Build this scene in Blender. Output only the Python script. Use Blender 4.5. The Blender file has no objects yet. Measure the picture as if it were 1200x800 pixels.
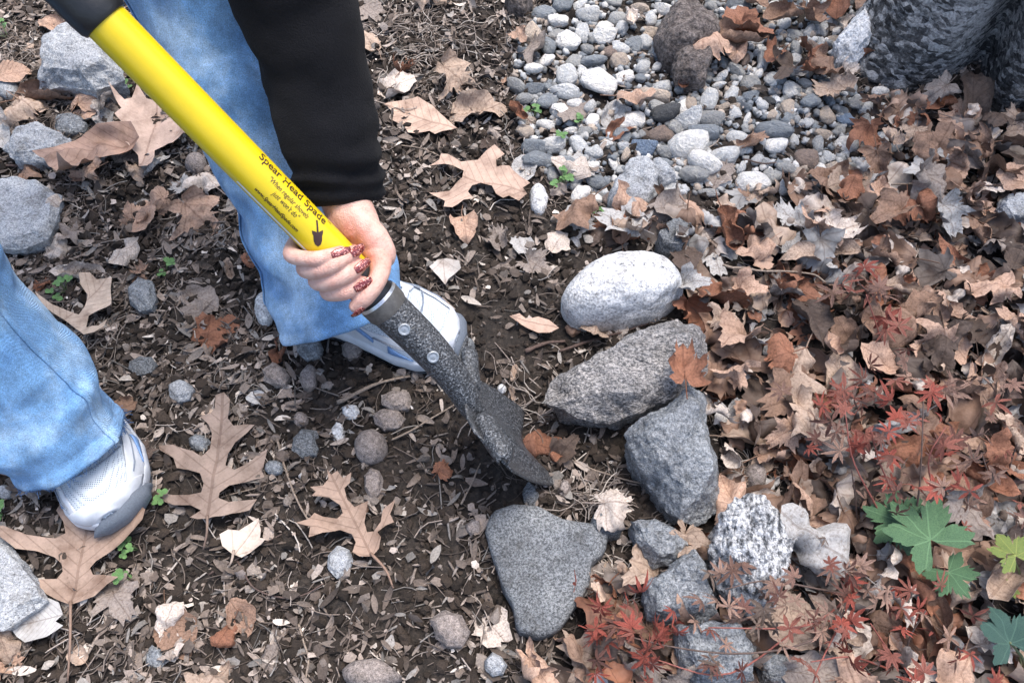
import bpy, bmesh, math, random
import numpy as np
from mathutils import Vector, Matrix, geometry

# ------------------------------------------------------------------ camera, sky, sun, exposure
scene = bpy.context.scene
COL = scene.collection
CAMZ = 1.0
PITCH = math.radians(60)          # below the horizon
FPX = 998.0                       # focal length in photo pixels (1200 wide)
cam_data = bpy.data.cameras.new('camera')
cam = bpy.data.objects.new('camera', cam_data)
COL.objects.link(cam)
cam.location = (0, 0, CAMZ)
cam.rotation_euler = (math.pi / 2 - PITCH, 0, 0)
cam_data.sensor_width = 36
cam_data.lens = 36 * FPX / 1200
cam_data.clip_start = 0.02
cam_data.clip_end = 200
scene.camera = cam

SUN_EL, SUN_AZ = math.radians(72), math.radians(40)     # azimuth clockwise from +Y
world = bpy.data.worlds.new('World')
scene.world = world
world.use_nodes = True
wn = world.node_tree
bg = wn.nodes['Background']
sky = wn.nodes.new('ShaderNodeTexSky')
sky.sky_type = 'NISHITA'
sky.sun_disc = False
sky.sun_elevation = SUN_EL
sky.sun_rotation = SUN_AZ
sky.air_density = 1.0
sky.dust_density = 3.5
sky.ozone_density = 0.6
wn.links.new(sky.outputs[0], bg.inputs[0])
bg.inputs[1].default_value = 0.13
sun_data = bpy.data.lights.new('sun', 'SUN')
sun_data.energy = 1.5
sun_data.angle = math.radians(32)
sun_data.color = (1.0, 0.96, 0.91)
sun = bpy.data.objects.new('sun', sun_data)
COL.objects.link(sun)
sdir = Vector((math.sin(SUN_AZ) * math.cos(SUN_EL), math.cos(SUN_AZ) * math.cos(SUN_EL), math.sin(SUN_EL)))
sun.rotation_euler = (-sdir).to_track_quat('-Z', 'Y').to_euler()
sun.location = sdir * 20
vs = scene.view_settings
vs.view_transform = 'Standard'
vs.look = 'None'
vs.exposure = 1.55
vs.gamma = 1.0
scene.cycles.use_denoising = True
scene.cycles.max_bounces = 6

# ------------------------------------------------------------------ helpers
random.seed(7)
rng = np.random.default_rng(7)
CAM = Vector((0, 0, CAMZ))
SP, CP = math.sin(PITCH), math.cos(PITCH)


def ray(px, py):
    a, b = (px - 600) / FPX, -(py - 400) / FPX
    return Vector((a, CP + b * SP, -SP + b * CP))


def at(px, py, z=0.0):
    """The place in the world, at height z, that a photo point shows."""
    r = ray(px, py)
    return CAM + r * ((z - CAMZ) / r.z)


def dep(px, py, d):
    return CAM + ray(px, py) * d


def to_px(x, y, z):
    yy, zz = y, z - CAMZ
    d = yy * CP - zz * SP
    u = yy * SP + zz * CP
    return 600 + FPX * x / d, 400 - FPX * u / d


def _hash(ix, iy, iz, seed):
    h = (ix.astype(np.int64) * 374761393 + iy.astype(np.int64) * 668265263 + iz.astype(np.int64) * 2147483647 + seed * 1274126177) & 0xffffffff
    h = ((h ^ (h >> 13)) * 1274126177) & 0xffffffff
    h = ((h ^ (h >> 16)) * 2246822519) & 0xffffffff
    return ((h ^ (h >> 15)) & 0xffff) / 32767.5 - 1.0


def vnoise(p, seed=0):
    p = np.asarray(p, float)
    i = np.floor(p).astype(np.int64)
    f = p - i
    f = f * f * (3 - 2 * f)
    x, y, z = i[:, 0], i[:, 1], i[:, 2]
    r = 0
    for dx in (0, 1):
        wx = f[:, 0] if dx else 1 - f[:, 0]
        for dy in (0, 1):
            wy = f[:, 1] if dy else 1 - f[:, 1]
            for dz in (0, 1):
                wz = f[:, 2] if dz else 1 - f[:, 2]
                r = r + wx * wy * wz * _hash(x + dx, y + dy, z + dz, seed)
    return r


def fbm(p, octaves=4, seed=0, gain=0.5):
    p = np.asarray(p, float)
    r, a = 0, 1.0
    for o in range(octaves):
        r = r + a * vnoise(p * (2.03 ** o) + 17.1 * o, seed + o)
        a *= gain
    return r


def inside(poly, x, y):
    """Vectorised point in polygon."""
    x = np.asarray(x, float); y = np.asarray(y, float)
    r = np.zeros(x.shape, bool)
    n = len(poly)
    for i in range(n):
        x1, y1 = poly[i]; x2, y2 = poly[(i + 1) % n]
        c = ((y1 > y) != (y2 > y)) & (x < (x2 - x1) * (y - y1) / ((y2 - y1) or 1e-9) + x1)
        r ^= c
    return r


def link(o, parent=None):
    COL.objects.link(o)
    if parent is not None:
        o.parent = parent
    return o


def mesh_np(name, verts, faces, smooth=True, uv=None, col=None):
    """verts (N,3), faces list of tuples or (M,k) array."""
    me = bpy.data.meshes.new(name)
    verts = np.asarray(verts, np.float32)
    if isinstance(faces, np.ndarray):
        k = faces.shape[1]
        me.vertices.add(len(verts))
        me.vertices.foreach_set('co', verts.ravel())
        me.loops.add(faces.size)
        me.loops.foreach_set('vertex_index', faces.astype(np.int32).ravel())
        me.polygons.add(len(faces))
        me.polygons.foreach_set('loop_start', np.arange(0, faces.size, k, dtype=np.int32))
        me.update(calc_edges=True)
    else:
        me.from_pydata([tuple(map(float, v)) for v in verts], [], faces)
    if uv is not None:
        l = me.uv_layers.new(name='UVMap')
        li = np.empty(len(me.loops), np.int32)
        me.loops.foreach_get('vertex_index', li)
        l.data.foreach_set('uv', np.asarray(uv, np.float32)[li].ravel())
    if col is not None:
        a = me.color_attributes.new('Col', 'FLOAT_COLOR', 'POINT')
        c = np.ones((len(verts), 4), np.float32)
        c[:, :3] = col
        a.data.foreach_set('color', c.ravel())
    me.polygons.foreach_set('use_smooth', np.full(len(me.polygons), smooth))
    me.validate()
    return me


def obj(name, me, mat, parent=None, loc=None):
    o = bpy.data.objects.new(name, me)
    if mat is not None:
        if len(me.materials) == 0:
            me.materials.append(mat)
    if loc is not None:
        o.location = loc
    return link(o, parent)


def empty(name, loc=(0, 0, 0), parent=None):
    o = bpy.data.objects.new(name, None)
    o.location = loc
    o.empty_display_size = 0.02
    return link(o, parent)


def tag(o, label=None, cat=None, group=None, kind=None):
    if label: o['label'] = label
    if cat: o['category'] = cat
    if group: o['group'] = group
    if kind: o['kind'] = kind
    return o


def catmull(pts, n):
    pts = [np.asarray(p, float) for p in pts]
    P = [2 * pts[0] - pts[1]] + pts + [2 * pts[-1] - pts[-2]]
    out = []
    m = len(pts) - 1
    for j in range(n + 1):
        t = j / n * m
        i = min(int(t), m - 1)
        f = t - i
        a, b, c, d = P[i], P[i + 1], P[i + 2], P[i + 3]
        out.append(0.5 * ((2 * b) + (-a + c) * f + (2 * a - 5 * b + 4 * c - d) * f * f + (-a + 3 * b - 3 * c + d) * f ** 3))
    return np.array(out)


def frames(path, up0=None):
    path = np.asarray(path, float)
    t = np.gradient(path, axis=0)
    t /= np.linalg.norm(t, axis=1)[:, None] + 1e-12
    u = np.array(up0, float) if up0 is not None else (np.array([0, 0, 1.0]) if abs(t[0][2]) < 0.9 else np.array([1.0, 0, 0]))
    U, V = [], []
    for k in range(len(path)):
        u = u - t[k] * np.dot(u, t[k])
        u /= np.linalg.norm(u) + 1e-12
        U.append(u); V.append(np.cross(t[k], u))
    return t, np.array(U), np.array(V)


def loft(path, radii, seg=24, disp=None, cap=True, up0=None, off=0):
    """Tube along path; radii scalar or (a,b) per station. disp(k, th, pos)->offset along the radius."""
    path = np.asarray(path, float)
    t, U, V = frames(path, up0)
    th = np.linspace(0, 2 * math.pi, seg, endpoint=False)
    vs_ = []
    R = [(r, r) if np.isscalar(r) else r for r in radii]
    for k in range(len(path)):
        d = np.cos(th)[:, None] * U[k] * R[k][0] + np.sin(th)[:, None] * V[k] * R[k][1]
        vs_.append(path[k] + d)
    v = np.concatenate(vs_)
    if disp is not None:
        kk = np.repeat(np.arange(len(path)), seg); tt = np.tile(th, len(path))
        cen = np.repeat(path, seg, axis=0)
        dirn = v - cen
        dirn /= np.linalg.norm(dirn, axis=1)[:, None] + 1e-9
        v = v + dirn * disp(kk / max(1, len(path) - 1), tt, v)[:, None]
    f = []
    for k in range(len(path) - 1):
        for i in range(seg):
            j = (i + 1) % seg
            f.append((off + k * seg + i, off + k * seg + j, off + (k + 1) * seg + j, off + (k + 1) * seg + i))
    if cap:
        f.append(tuple(off + i for i in reversed(range(seg))))
        b = (len(path) - 1) * seg
        f.append(tuple(off + b + i for i in range(seg)))
    return v, f


def join(parts):
    V, F, o = [], [], 0
    for v, f in parts:
        V.append(np.asarray(v))
        F += [tuple(i + o for i in q) for q in f]
        o += len(v)
    return np.concatenate(V), F


# ------------------------------------------------------------------ materials
class NT:
    def __init__(self, name):
        self.m = bpy.data.materials.new(name)
        self.m.use_nodes = True
        self.t = self.m.node_tree
        self.b = self.t.nodes['Principled BSDF']
        self.coord = None

    def n(self, kind, **kw):
        nd = self.t.nodes.new('ShaderNode' + kind)
        for k, v in kw.items():
            if hasattr(nd, k):
                setattr(nd, k, v)
            else:
                nd.inputs[k.replace('_', ' ')].default_value = v
        return nd

    def l(self, a, b):
        self.t.links.new(a, b)

    def co(self, which='Object', scale=None):
        if self.coord is None:
            self.coord = self.n('TexCoord')
        o = self.coord.outputs[which]
        if scale is not None:
            mp = self.n('Mapping')
            mp.inputs['Scale'].default_value = scale
            self.l(o, mp.inputs['Vector'])
            o = mp.outputs[0]
        return o

    def noise(self, scale, detail=4, rough=0.55, vec=None, dist=0.0):
        nd = self.n('TexNoise')
        nd.inputs['Scale'].default_value = scale
        nd.inputs['Detail'].default_value = detail
        nd.inputs['Roughness'].default_value = rough
        nd.inputs['Distortion'].default_value = dist
        self.l(vec if vec is not None else self.co(), nd.inputs['Vector'])
        return nd.outputs[0]

    def voro(self, scale, vec=None, feature='F1', out='Distance', rand=1.0):
        nd = self.n('TexVoronoi')
        nd.feature = feature
        nd.inputs['Scale'].default_value = scale
        nd.inputs['Randomness'].default_value = rand
        self.l(vec if vec is not None else self.co(), nd.inputs['Vector'])
        return nd.outputs[out]

    def ramp(self, fac, stops, interp='LINEAR'):
        nd = self.n('ValToRGB')
        cr = nd.color_ramp
        cr.interpolation = interp
        while len(cr.elements) < len(stops):
            cr.elements.new(0.5)
        for e, (p, c) in zip(cr.elements, stops):
            e.position = p
            e.color = (c, c, c, 1) if np.isscalar(c) else (*c, 1)
        self.l(fac, nd.inputs[0])
        return nd.outputs[0]

    def mix(self, fac, a, b, mode='MIX'):
        nd = self.n('Mix')
        nd.data_type = 'RGBA'
        nd.blend_type = mode
        for s, v in ((nd.inputs[0], fac), (nd.inputs[6], a), (nd.inputs[7], b)):
            if hasattr(v, 'links') or hasattr(v, 'is_output'):
                self.l(v, s)
            elif np.isscalar(v):
                s.default_value = v if s == nd.inputs[0] else (v, v, v, 1)
            else:
                s.default_value = (*v, 1)
        return nd.outputs[2]

    def math(self, op, a, b=0.0, c=None):
        nd = self.n('Math')
        nd.operation = op
        for s, v in zip(nd.inputs, (a, b, c if c is not None else 0.0)):
            if np.isscalar(v):
                s.default_value = v
            else:
                self.l(v, s)
        return nd.outputs[0]

    def bump(self, h, dist=0.002, strength=1.0, normal=None):
        nd = self.n('Bump')
        nd.inputs['Strength'].default_value = strength
        nd.inputs['Distance'].default_value = dist
        self.l(h, nd.inputs['Height'])
        if normal is not None:
            self.l(normal, nd.inputs['Normal'])
        self.l(nd.outputs[0], self.b.inputs['Normal'])
        return nd.outputs[0]

    def col(self, v):
        if np.ndim(v) == 1 and not hasattr(v, 'is_output'):
            self.b.inputs['Base Color'].default_value = (*v, 1)
        else:
            self.l(v, self.b.inputs['Base Color'])

    def set(self, **kw):
        for k, v in kw.items():
            s = self.b.inputs[k.replace('_', ' ')]
            if hasattr(v, 'is_output'):
                self.l(v, s)
            else:
                s.default_value = v
        return self.m


def mat_soil():
    m = NT('soil')
    a = m.noise(9, 5, 0.6)
    b = m.noise(160, 6, 0.7)
    c = m.ramp(b, [(0.25, (0.009, 0.007, 0.006)), (0.5, (0.021, 0.0165, 0.0135)), (0.75, (0.065, 0.052, 0.044))])
    d = m.ramp(a, [(0.35, (0.75, 0.72, 0.7)), (0.65, (1.25, 1.2, 1.15))])
    m.col(m.mix(1.0, c, d, 'MULTIPLY'))
    m.bump(m.noise(420, 5, 0.7), 0.0025, 0.9)
    return m.set(Roughness=0.95)


def mat_attr(name, rough=0.85, grain=500, bump=0.0008, spec=0.3):
    m = NT(name)
    at_ = m.n('Attribute')
    at_.attribute_name = 'Col'
    n_ = m.noise(grain, 4, 0.65)
    m.col(m.mix(1.0, at_.outputs['Color'], m.ramp(n_, [(0.25, 0.55), (0.7, 1.3)]), 'MULTIPLY'))
    m.bump(n_, bump, 0.8)
    m.b.inputs['Specular IOR Level'].default_value = spec
    return m.set(Roughness=rough)


def leaf_nodes(m, base, palmate):
    """Veins, blotches and spots over a base colour output."""
    uv = m.co('UV')
    sep = m.n('SeparateXYZ')
    m.l(uv, sep.inputs[0])
    u, v = sep.outputs[0], sep.outputs[1]
    au = m.math('ABSOLUTE', u)
    mid = m.math('LESS_THAN', au, 0.011)
    if palmate:
        ang = m.math('ARCTAN2', u, m.math('ADD', v, 0.02))
        s = m.math('PINGPONG', m.math('ADD', ang, 0.36), 0.36)
        rad = m.math('SQRT', m.math('ADD', m.math('MULTIPLY', u, u), m.math('MULTIPLY', v, v)))
        d = m.math('MULTIPLY', m.math('SUBTRACT', 0.36, s), rad)
        side = m.math('LESS_THAN', d, 0.009)
    else:
        q = m.math('SUBTRACT', v, m.math('MULTIPLY', au, 0.85))
        s = m.math('PINGPONG', m.math('MULTIPLY', q, 9.0), 0.5)
        side = m.math('LESS_THAN', s, 0.05)
    vein = m.math('MAXIMUM', mid, m.math('MULTIPLY', side, 0.75))
    info = m.n('ObjectInfo')
    off = m.n('VectorMath'); off.operation = 'ADD'
    rnd = m.math('MULTIPLY', info.outputs['Random'], 40.0)
    m.l(m.co(), off.inputs[0]); m.l(rnd, off.inputs[1])
    vec = off.outputs[0]
    blot = m.noise(26, 5, 0.65, vec)
    fine = m.noise(330, 3, 0.6, vec)
    spots = m.ramp(m.voro(60, vec), [(0.03, 0.4), (0.08, 1.0)])
    c = m.mix(1.0, base, m.ramp(blot, [(0.28, (0.5, 0.42, 0.37)), (0.48, (1, 1, 1)), (0.72, (1.35, 1.36, 1.38))]), 'MULTIPLY')
    c = m.mix(1.0, c, m.ramp(fine, [(0.3, 0.9), (0.7, 1.08)]), 'MULTIPLY')
    c = m.mix(0.55, c, m.mix(1.0, c, spots, 'MULTIPLY'))
    c = m.mix(m.math('MULTIPLY', vein, 0.55), c, m.mix(1.0, c, (0.5, 0.42, 0.38), 'MULTIPLY'))
    m.col(c)
    h = m.math('ADD', m.math('MULTIPLY', vein, -0.8), m.math('MULTIPLY', blot, 0.9))
    m.bump(m.math('ADD', h, m.math('MULTIPLY', fine, 0.25)), 0.0022, 0.9)
    m.b.inputs['Specular IOR Level'].default_value = 0.35
    return m.set(Roughness=0.62)


def mat_leaf(name, palmate, stuff=False):
    m = NT(name)
    if stuff:
        a = m.n('Attribute'); a.attribute_name = 'Col'
        base = a.outputs['Color']
    else:
        base = m.n('ObjectInfo').outputs['Color']
    return leaf_nodes(m, base, palmate)


def mat_rock(name, light, mid, dark, grain=260, contrast=0.5, streak=None, rough=0.8, bump=0.0025, sparkle=0.0):
    """Speckled stone: three mineral tones, large stains, pits."""
    m = NT(name)
    vec = m.co()
    if streak:
        vec = m.co('Object', streak)
    n1 = m.noise(grain, 3, 0.7, vec)
    lo, hi = 0.5 - 0.22 * (1.1 - contrast), 0.5 + 0.22 * (1.1 - contrast)
    c = m.ramp(n1, [(lo - 0.06, dark), (lo + 0.03, mid), (hi, light)])
    n2 = m.noise(14, 5, 0.6)
    c = m.mix(1.0, c, m.ramp(n2, [(0.3, (0.68, 0.69, 0.72)), (0.55, (1, 1, 1)), (0.75, (1.2, 1.17, 1.12))]), 'MULTIPLY')
    n4 = m.noise(30, 6, 0.7, None, 0.8)
    c = m.mix(1.0, c, m.ramp(n4, [(0.34, (0.6, 0.585, 0.56)), (0.47, (1, 1, 1)), (0.62, (1.12, 1.12, 1.12))]), 'MULTIPLY')
    vn = m.ramp(m.voro(16, None, 'DISTANCE_TO_EDGE'), [(0.0, 0.72), (0.022, 1.0)])
    c = m.mix(0.5, c, m.mix(1.0, c, vn, 'MULTIPLY'))
    n3 = m.noise(grain * 2.4, 2, 0.5)
    c = m.mix(1.0, c, m.ramp(n3, [(0.36, 0.6), (0.5, 1.0), (0.7, 1.25)]), 'MULTIPLY')
    m.col(c)
    h = m.math('ADD', m.math('MULTIPLY', m.noise(60, 6, 0.65), 2.0), m.math('MULTIPLY', n1, 0.5))
    m.bump(h, bump, 0.9)
    if sparkle:
        m.set(Specular_IOR_Level=0.3 + sparkle)
        return m.set(Roughness=m.ramp(n3, [(0.4, 0.75), (0.62, 0.3)]))
    return m.set(Roughness=rough)


def mat_pebble():
    m = NT('pebble_stone')
    info = m.n('ObjectInfo')
    off = m.n('VectorMath'); off.operation = 'ADD'
    m.l(m.co(), off.inputs[0]); m.l(m.math('MULTIPLY', info.outputs['Random'], 50.0), off.inputs[1])
    vec = off.outputs[0]
    n1 = m.noise(6.0, 4, 0.7, vec)
    n2 = m.noise(1.7, 3, 0.6, vec, 1.2)
    c = m.mix(1.0, info.outputs['Color'], m.ramp(n1, [(0.3, 0.68), (0.55, 1.0), (0.72, 1.3)]), 'MULTIPLY')
    c = m.mix(1.0, c, m.ramp(n2, [(0.3, (0.72, 0.74, 0.78)), (0.6, (1.08, 1.05, 1.0))]), 'MULTIPLY')
    m.col(c)
    m.bump(m.math('ADD', n1, n2), 0.12, 0.5)
    return m.set(Roughness=0.7)


def mat_simple(name, color, rough=0.6, var=0.25, scale=200, bump=0.0, metallic=0.0, spec=0.5):
    m = NT(name)
    n_ = m.noise(scale, 4, 0.6)
    m.col(m.mix(1.0, color, m.ramp(n_, [(0.3, 1 - var), (0.7, 1 + var)]), 'MULTIPLY'))
    if bump:
        m.bump(n_, bump, 0.8)
    m.set(Specular_IOR_Level=spec)
    if 'fleece' in name:
        m.set(Sheen_Weight=0.018, Sheen_Roughness=0.5)
    return m.set(Roughness=rough, Metallic=metallic)


def mat_denim():
    m = NT('faded_denim')
    fade = m.noise(9, 5, 0.62)
    streak = m.noise(1.0, 4, 0.7, m.co('Object', (55, 55, 9)))
    tw = m.n('TexWave'); tw.wave_type = 'BANDS'; tw.bands_direction = 'DIAGONAL'
    tw.inputs['Scale'].default_value = 330; tw.inputs['Distortion'].default_value = 1.2
    m.l(m.co(), tw.inputs['Vector'])
    fine = m.noise(750, 3, 0.8)
    c = m.ramp(fade, [(0.28, (0.075, 0.20, 0.42)), (0.47, (0.15, 0.325, 0.58)), (0.64, (0.38, 0.55, 0.74))])
    c = m.mix(1.0, c, m.ramp(streak, [(0.3, 0.72), (0.7, 1.3)]), 'MULTIPLY')
    c = m.mix(1.0, c, m.ramp(fine, [(0.3, 0.52), (0.7, 1.5)]), 'MULTIPLY')
    m.col(c)
    m.bump(m.math('ADD', m.math('MULTIPLY', tw.outputs[1], 0.8), fine), 0.0013, 0.8)
    m.set(Sheen_Weight=0.15)
    return m.set(Roughness=0.9)


def mat_hammered():
    m = NT('hammered_black_steel')
    v = m.voro(520, feature='SMOOTH_F1')
    n_ = m.noise(430, 3, 0.7)
    m.col(m.ramp(n_, [(0.40, (0.014, 0.015, 0.017)), (0.53, (0.046, 0.05, 0.056)), (0.66, (0.21, 0.22, 0.235))]))
    m.bump(m.math('ADD', v, n_), 0.0012, 0.9)
    m.set(Specular_IOR_Level=0.6)
    return m.set(Roughness=0.42, Metallic=0.1)


def mat_bark():
    m = NT('dark_bark')
    wob = m.n('VectorMath'); wob.operation = 'ADD'
    nz = m.n('TexNoise'); nz.inputs['Scale'].default_value = 40; m.l(m.co(), nz.inputs['Vector'])
    sc = m.n('VectorMath'); sc.operation = 'SCALE'; sc.inputs['Scale'].default_value = 0.02
    m.l(nz.outputs['Color'], sc.inputs[0]); m.l(m.co(), wob.inputs[0]); m.l(sc.outputs[0], wob.inputs[1])
    mp = m.n('Mapping'); mp.inputs['Scale'].default_value = (70, 70, 170); m.l(wob.outputs[0], mp.inputs['Vector'])
    v = m.n('TexVoronoi'); v.inputs['Scale'].default_value = 1.0; m.l(mp.outputs[0], v.inputs['Vector'])
    sep = m.n('SeparateColor'); m.l(v.outputs['Color'], sep.inputs[0])
    big = m.noise(9, 5, 0.65)
    fine = m.noise(260, 4, 0.7)
    k = m.math('ADD', m.math('MULTIPLY', sep.outputs[0], 0.22), m.math('ADD', m.math('MULTIPLY', big, 0.6), m.math('MULTIPLY', m.noise(1.0, 6, 0.75, m.co('Object', (75, 75, 130))), 0.55)))
    c = m.ramp(k, [(0.51, (0.014, 0.014, 0.015)), (0.66, (0.085, 0.086, 0.089)), (0.80, (0.38, 0.38, 0.38))])
    c = m.mix(1.0, c, m.ramp(fine, [(0.3, 0.5), (0.7, 1.4)]), 'MULTIPLY')
    m.col(c)
    h = m.math('SUBTRACT', m.math('ADD', m.math('MULTIPLY', sep.outputs[1], 0.3), m.math('MULTIPLY', fine, 0.8)), m.math('MULTIPLY', v.outputs['Distance'], 0.4))
    m.bump(h, 0.006, 1.0)
    m.set(Specular_IOR_Level=0.2)
    return m.set(Roughness=0.95)


def mat_skin():
    m = NT('skin')
    a = m.n('Attribute'); a.attribute_name = 'Col'
    n_ = m.noise(110, 5, 0.7)
    c = m.mix(1.0, a.outputs['Color'], m.ramp(n_, [(0.3, (0.84, 0.68, 0.64)), (0.5, (1, 0.98, 0.97)), (0.72, (1.1, 1.12, 1.12))]), 'MULTIPLY')
    m.col(c)
    cr = m.noise(1.0, 3, 0.6, m.co('Object', (700, 260, 700)))
    m.bump(m.math('ADD', m.math('MULTIPLY', m.voro(900), 0.5), cr), 0.0011, 0.8)
    m.set(Subsurface_Weight=0.05, Subsurface_Scale=0.004)
    m.b.inputs['Subsurface Radius'].default_value = (1.0, 0.35, 0.2)
    return m.set(Roughness=0.5)


def mat_nail():
    m = NT('glitter_red_nail_polish')
    v = m.n('TexVoronoi'); v.inputs['Scale'].default_value = 1100
    m.l(m.co(), v.inputs['Vector'])
    sep = m.n('SeparateColor'); m.l(v.outputs['Color'], sep.inputs[0])
    m.col(m.ramp(sep.outputs[0], [(0.0, (0.10, 0.012, 0.012)), (0.7, (0.2, 0.022, 0.02)), (0.9, (0.75, 0.32, 0.26))]))
    m.set(Coat_Weight=0.8, Coat_Roughness=0.08)
    return m.set(Roughness=0.25, Metallic=0.3)


def mat_green(name, c1, c2):
    m = NT(name)
    uv = m.co('UV')
    sep = m.n('SeparateXYZ'); m.l(uv, sep.inputs[0])
    u, v = sep.outputs[0], sep.outputs[1]
    ang = m.math('ARCTAN2', u, m.math('ADD', v, 0.02))
    s = m.math('PINGPONG', m.math('ADD', ang, 0.36), 0.36)
    rad = m.math('SQRT', m.math('ADD', m.math('MULTIPLY', u, u), m.math('MULTIPLY', v, v)))
    d = m.math('MULTIPLY', m.math('SUBTRACT', 0.36, s), rad)
    vein = m.math('LESS_THAN', d, 0.009)
    n_ = m.noise(60, 4, 0.6)
    c = m.ramp(n_, [(0.35, c1), (0.65, c2)])
    c = m.mix(m.math('MULTIPLY', vein, 0.5), c, tuple(min(1, x * 1.5 + 0.02) for x in c2))
    m.col(c)
    m.bump(m.math('SUBTRACT', m.noise(140, 3, 0.6), vein), 0.0016, 0.8)
    m.set(Specular_IOR_Level=0.4)
    return m.set(Roughness=0.5)


M = {}
M['soil'] = mat_soil()
M['crumb'] = mat_attr('soil_crumb', 0.95, 600, 0.0012)
M['chip'] = mat_attr('mulch_chip', 0.8, 420, 0.0008)
M['gravel'] = mat_attr('gravel', 0.8, 260, 0.001)
M['leaf_palm'] = mat_leaf('dry_palmate_leaf', True)
M['leaf_pin'] = mat_leaf('dry_pinnate_leaf', False)
M['leaf_stuff'] = mat_leaf('dry_leaf_litter', True, True)
M['pebble'] = mat_pebble()
M['granite_white'] = mat_rock('white_granite', (0.70, 0.695, 0.685), (0.49, 0.495, 0.50), (0.12, 0.125, 0.135), 150, 0.38, bump=0.003)
M['gneiss'] = mat_rock('grey_gneiss', (0.37, 0.35, 0.335), (0.10, 0.097, 0.097), (0.028, 0.029, 0.032), 330, 0.62, sparkle=0.3, streak=(0.7, 1.2, 1.2), bump=0.004)
M['bluegrey'] = mat_rock('blue_grey_stone', (0.30, 0.315, 0.33), (0.125, 0.137, 0.148), (0.055, 0.06, 0.065), 230, 0.35, sparkle=0.25, bump=0.005)
M['slab'] = mat_rock('dark_slab_stone', (0.20, 0.21, 0.22), (0.07, 0.076, 0.082), (0.03, 0.032, 0.035), 420, 0.6, bump=0.0022)
M['quartz'] = mat_rock('sparkly_quartz', (0.66, 0.665, 0.67), (0.26, 0.268, 0.28), (0.04, 0.043, 0.048), 170, 0.75, streak=(1.3, 0.7, 0.7), bump=0.009, sparkle=0.5)
M['lightgrey'] = mat_rock('light_grey_stone', (0.46, 0.475, 0.49), (0.24, 0.25, 0.265), (0.10, 0.105, 0.112), 330, 0.4, bump=0.004)
M['brownstone'] = mat_rock('brown_stone', (0.30, 0.255, 0.23), (0.155, 0.128, 0.115), (0.06, 0.05, 0.046), 300, 0.4, bump=0.002)
M['lava'] = mat_rock('porous_brown_stone', (0.2, 0.17, 0.155), (0.10, 0.08, 0.072), (0.03, 0.026, 0.025), 130, 0.6, bump=0.008, rough=0.95)
M['bark'] = mat_bark()
M['denim'] = mat_denim()
M['denim_thread'] = mat_simple('denim_thread', (0.06, 0.13, 0.28), 0.9, 0.4, 900, 0.0004)
M['fleece'] = mat_simple('black_fleece', (0.0035, 0.0038, 0.0055), 0.95, 0.5, 600, 0.0016, spec=0.2)
M['skin'] = mat_skin()
M['nail'] = mat_nail()
M['yellow'] = mat_simple('yellow_fibreglass', (0.60, 0.445, 0.006), 0.33, 0.05, 30, 0.0)
M['print'] = mat_simple('brown_print', (0.035, 0.012, 0.008), 0.5, 0.1, 300)
M['film'] = mat_simple('label_edge', (0.62, 0.62, 0.6), 0.3, 0.1, 200)
M['black_plastic'] = mat_simple('black_plastic', (0.012, 0.012, 0.013), 0.42, 0.15, 300, 0.0003)
M['hammered'] = mat_hammered()
M['bare_steel'] = mat_simple('bare_steel', (0.55, 0.56, 0.58), 0.32, 0.2, 300, 0.0003, metallic=0.9)
M['rivet'] = mat_simple('rivet_steel', (0.33, 0.35, 0.37), 0.4, 0.2, 500, 0.0004, metallic=0.6)
M['collar'] = mat_simple('worn_steel_collar', (0.10, 0.095, 0.09), 0.45, 0.3, 200, 0.0005, metallic=0.3)
M['shoe_white'] = mat_simple('white_shoe_leather', (0.52, 0.545, 0.585), 0.55, 0.16, 45, 0.0008)
M['shoe_grey'] = mat_simple('grey_shoe_rubber', (0.12, 0.14, 0.17), 0.7, 0.2, 500, 0.0005)
M['shoe_blue'] = mat_simple('blue_shoe_trim', (0.15, 0.27, 0.5), 0.5, 0.15, 300, 0.0003)
M['shoe_seam'] = mat_simple('shoe_seam', (0.16, 0.19, 0.24), 0.7, 0.2, 300)
M['twig'] = mat_simple('dry_twig', (0.21, 0.165, 0.13), 0.85, 0.45, 350, 0.0008)
M['twig_dark'] = mat_simple('dark_twig', (0.085, 0.055, 0.045), 0.8, 0.4, 350, 0.0008)
M['red_leaf'] = mat_leaf('red_maple_leaf', True)
M['green'] = mat_green('green_leaf', (0.04, 0.095, 0.045), (0.085, 0.165, 0.075))
M['yellow_green'] = mat_green('yellow_green_leaf', (0.10, 0.17, 0.05), (0.2, 0.22, 0.05))
M['dark_green'] = mat_green('dark_green_leaf', (0.02, 0.055, 0.05), (0.04, 0.09, 0.065))
M['weed'] = mat_green('weed_leaf', (0.10, 0.22, 0.07), (0.18, 0.32, 0.12))
m_ = NT('shoe_mesh_fabric')
vv = m_.voro(430, rand=0.15)
m_.col(m_.ramp(vv, [(0.2, (0.13, 0.17, 0.22)), (0.4, (0.47, 0.52, 0.575))]))
m_.bump(vv, 0.0012, 0.8)
M['shoe_mesh'] = m_.set(Roughness=0.8)

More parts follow.
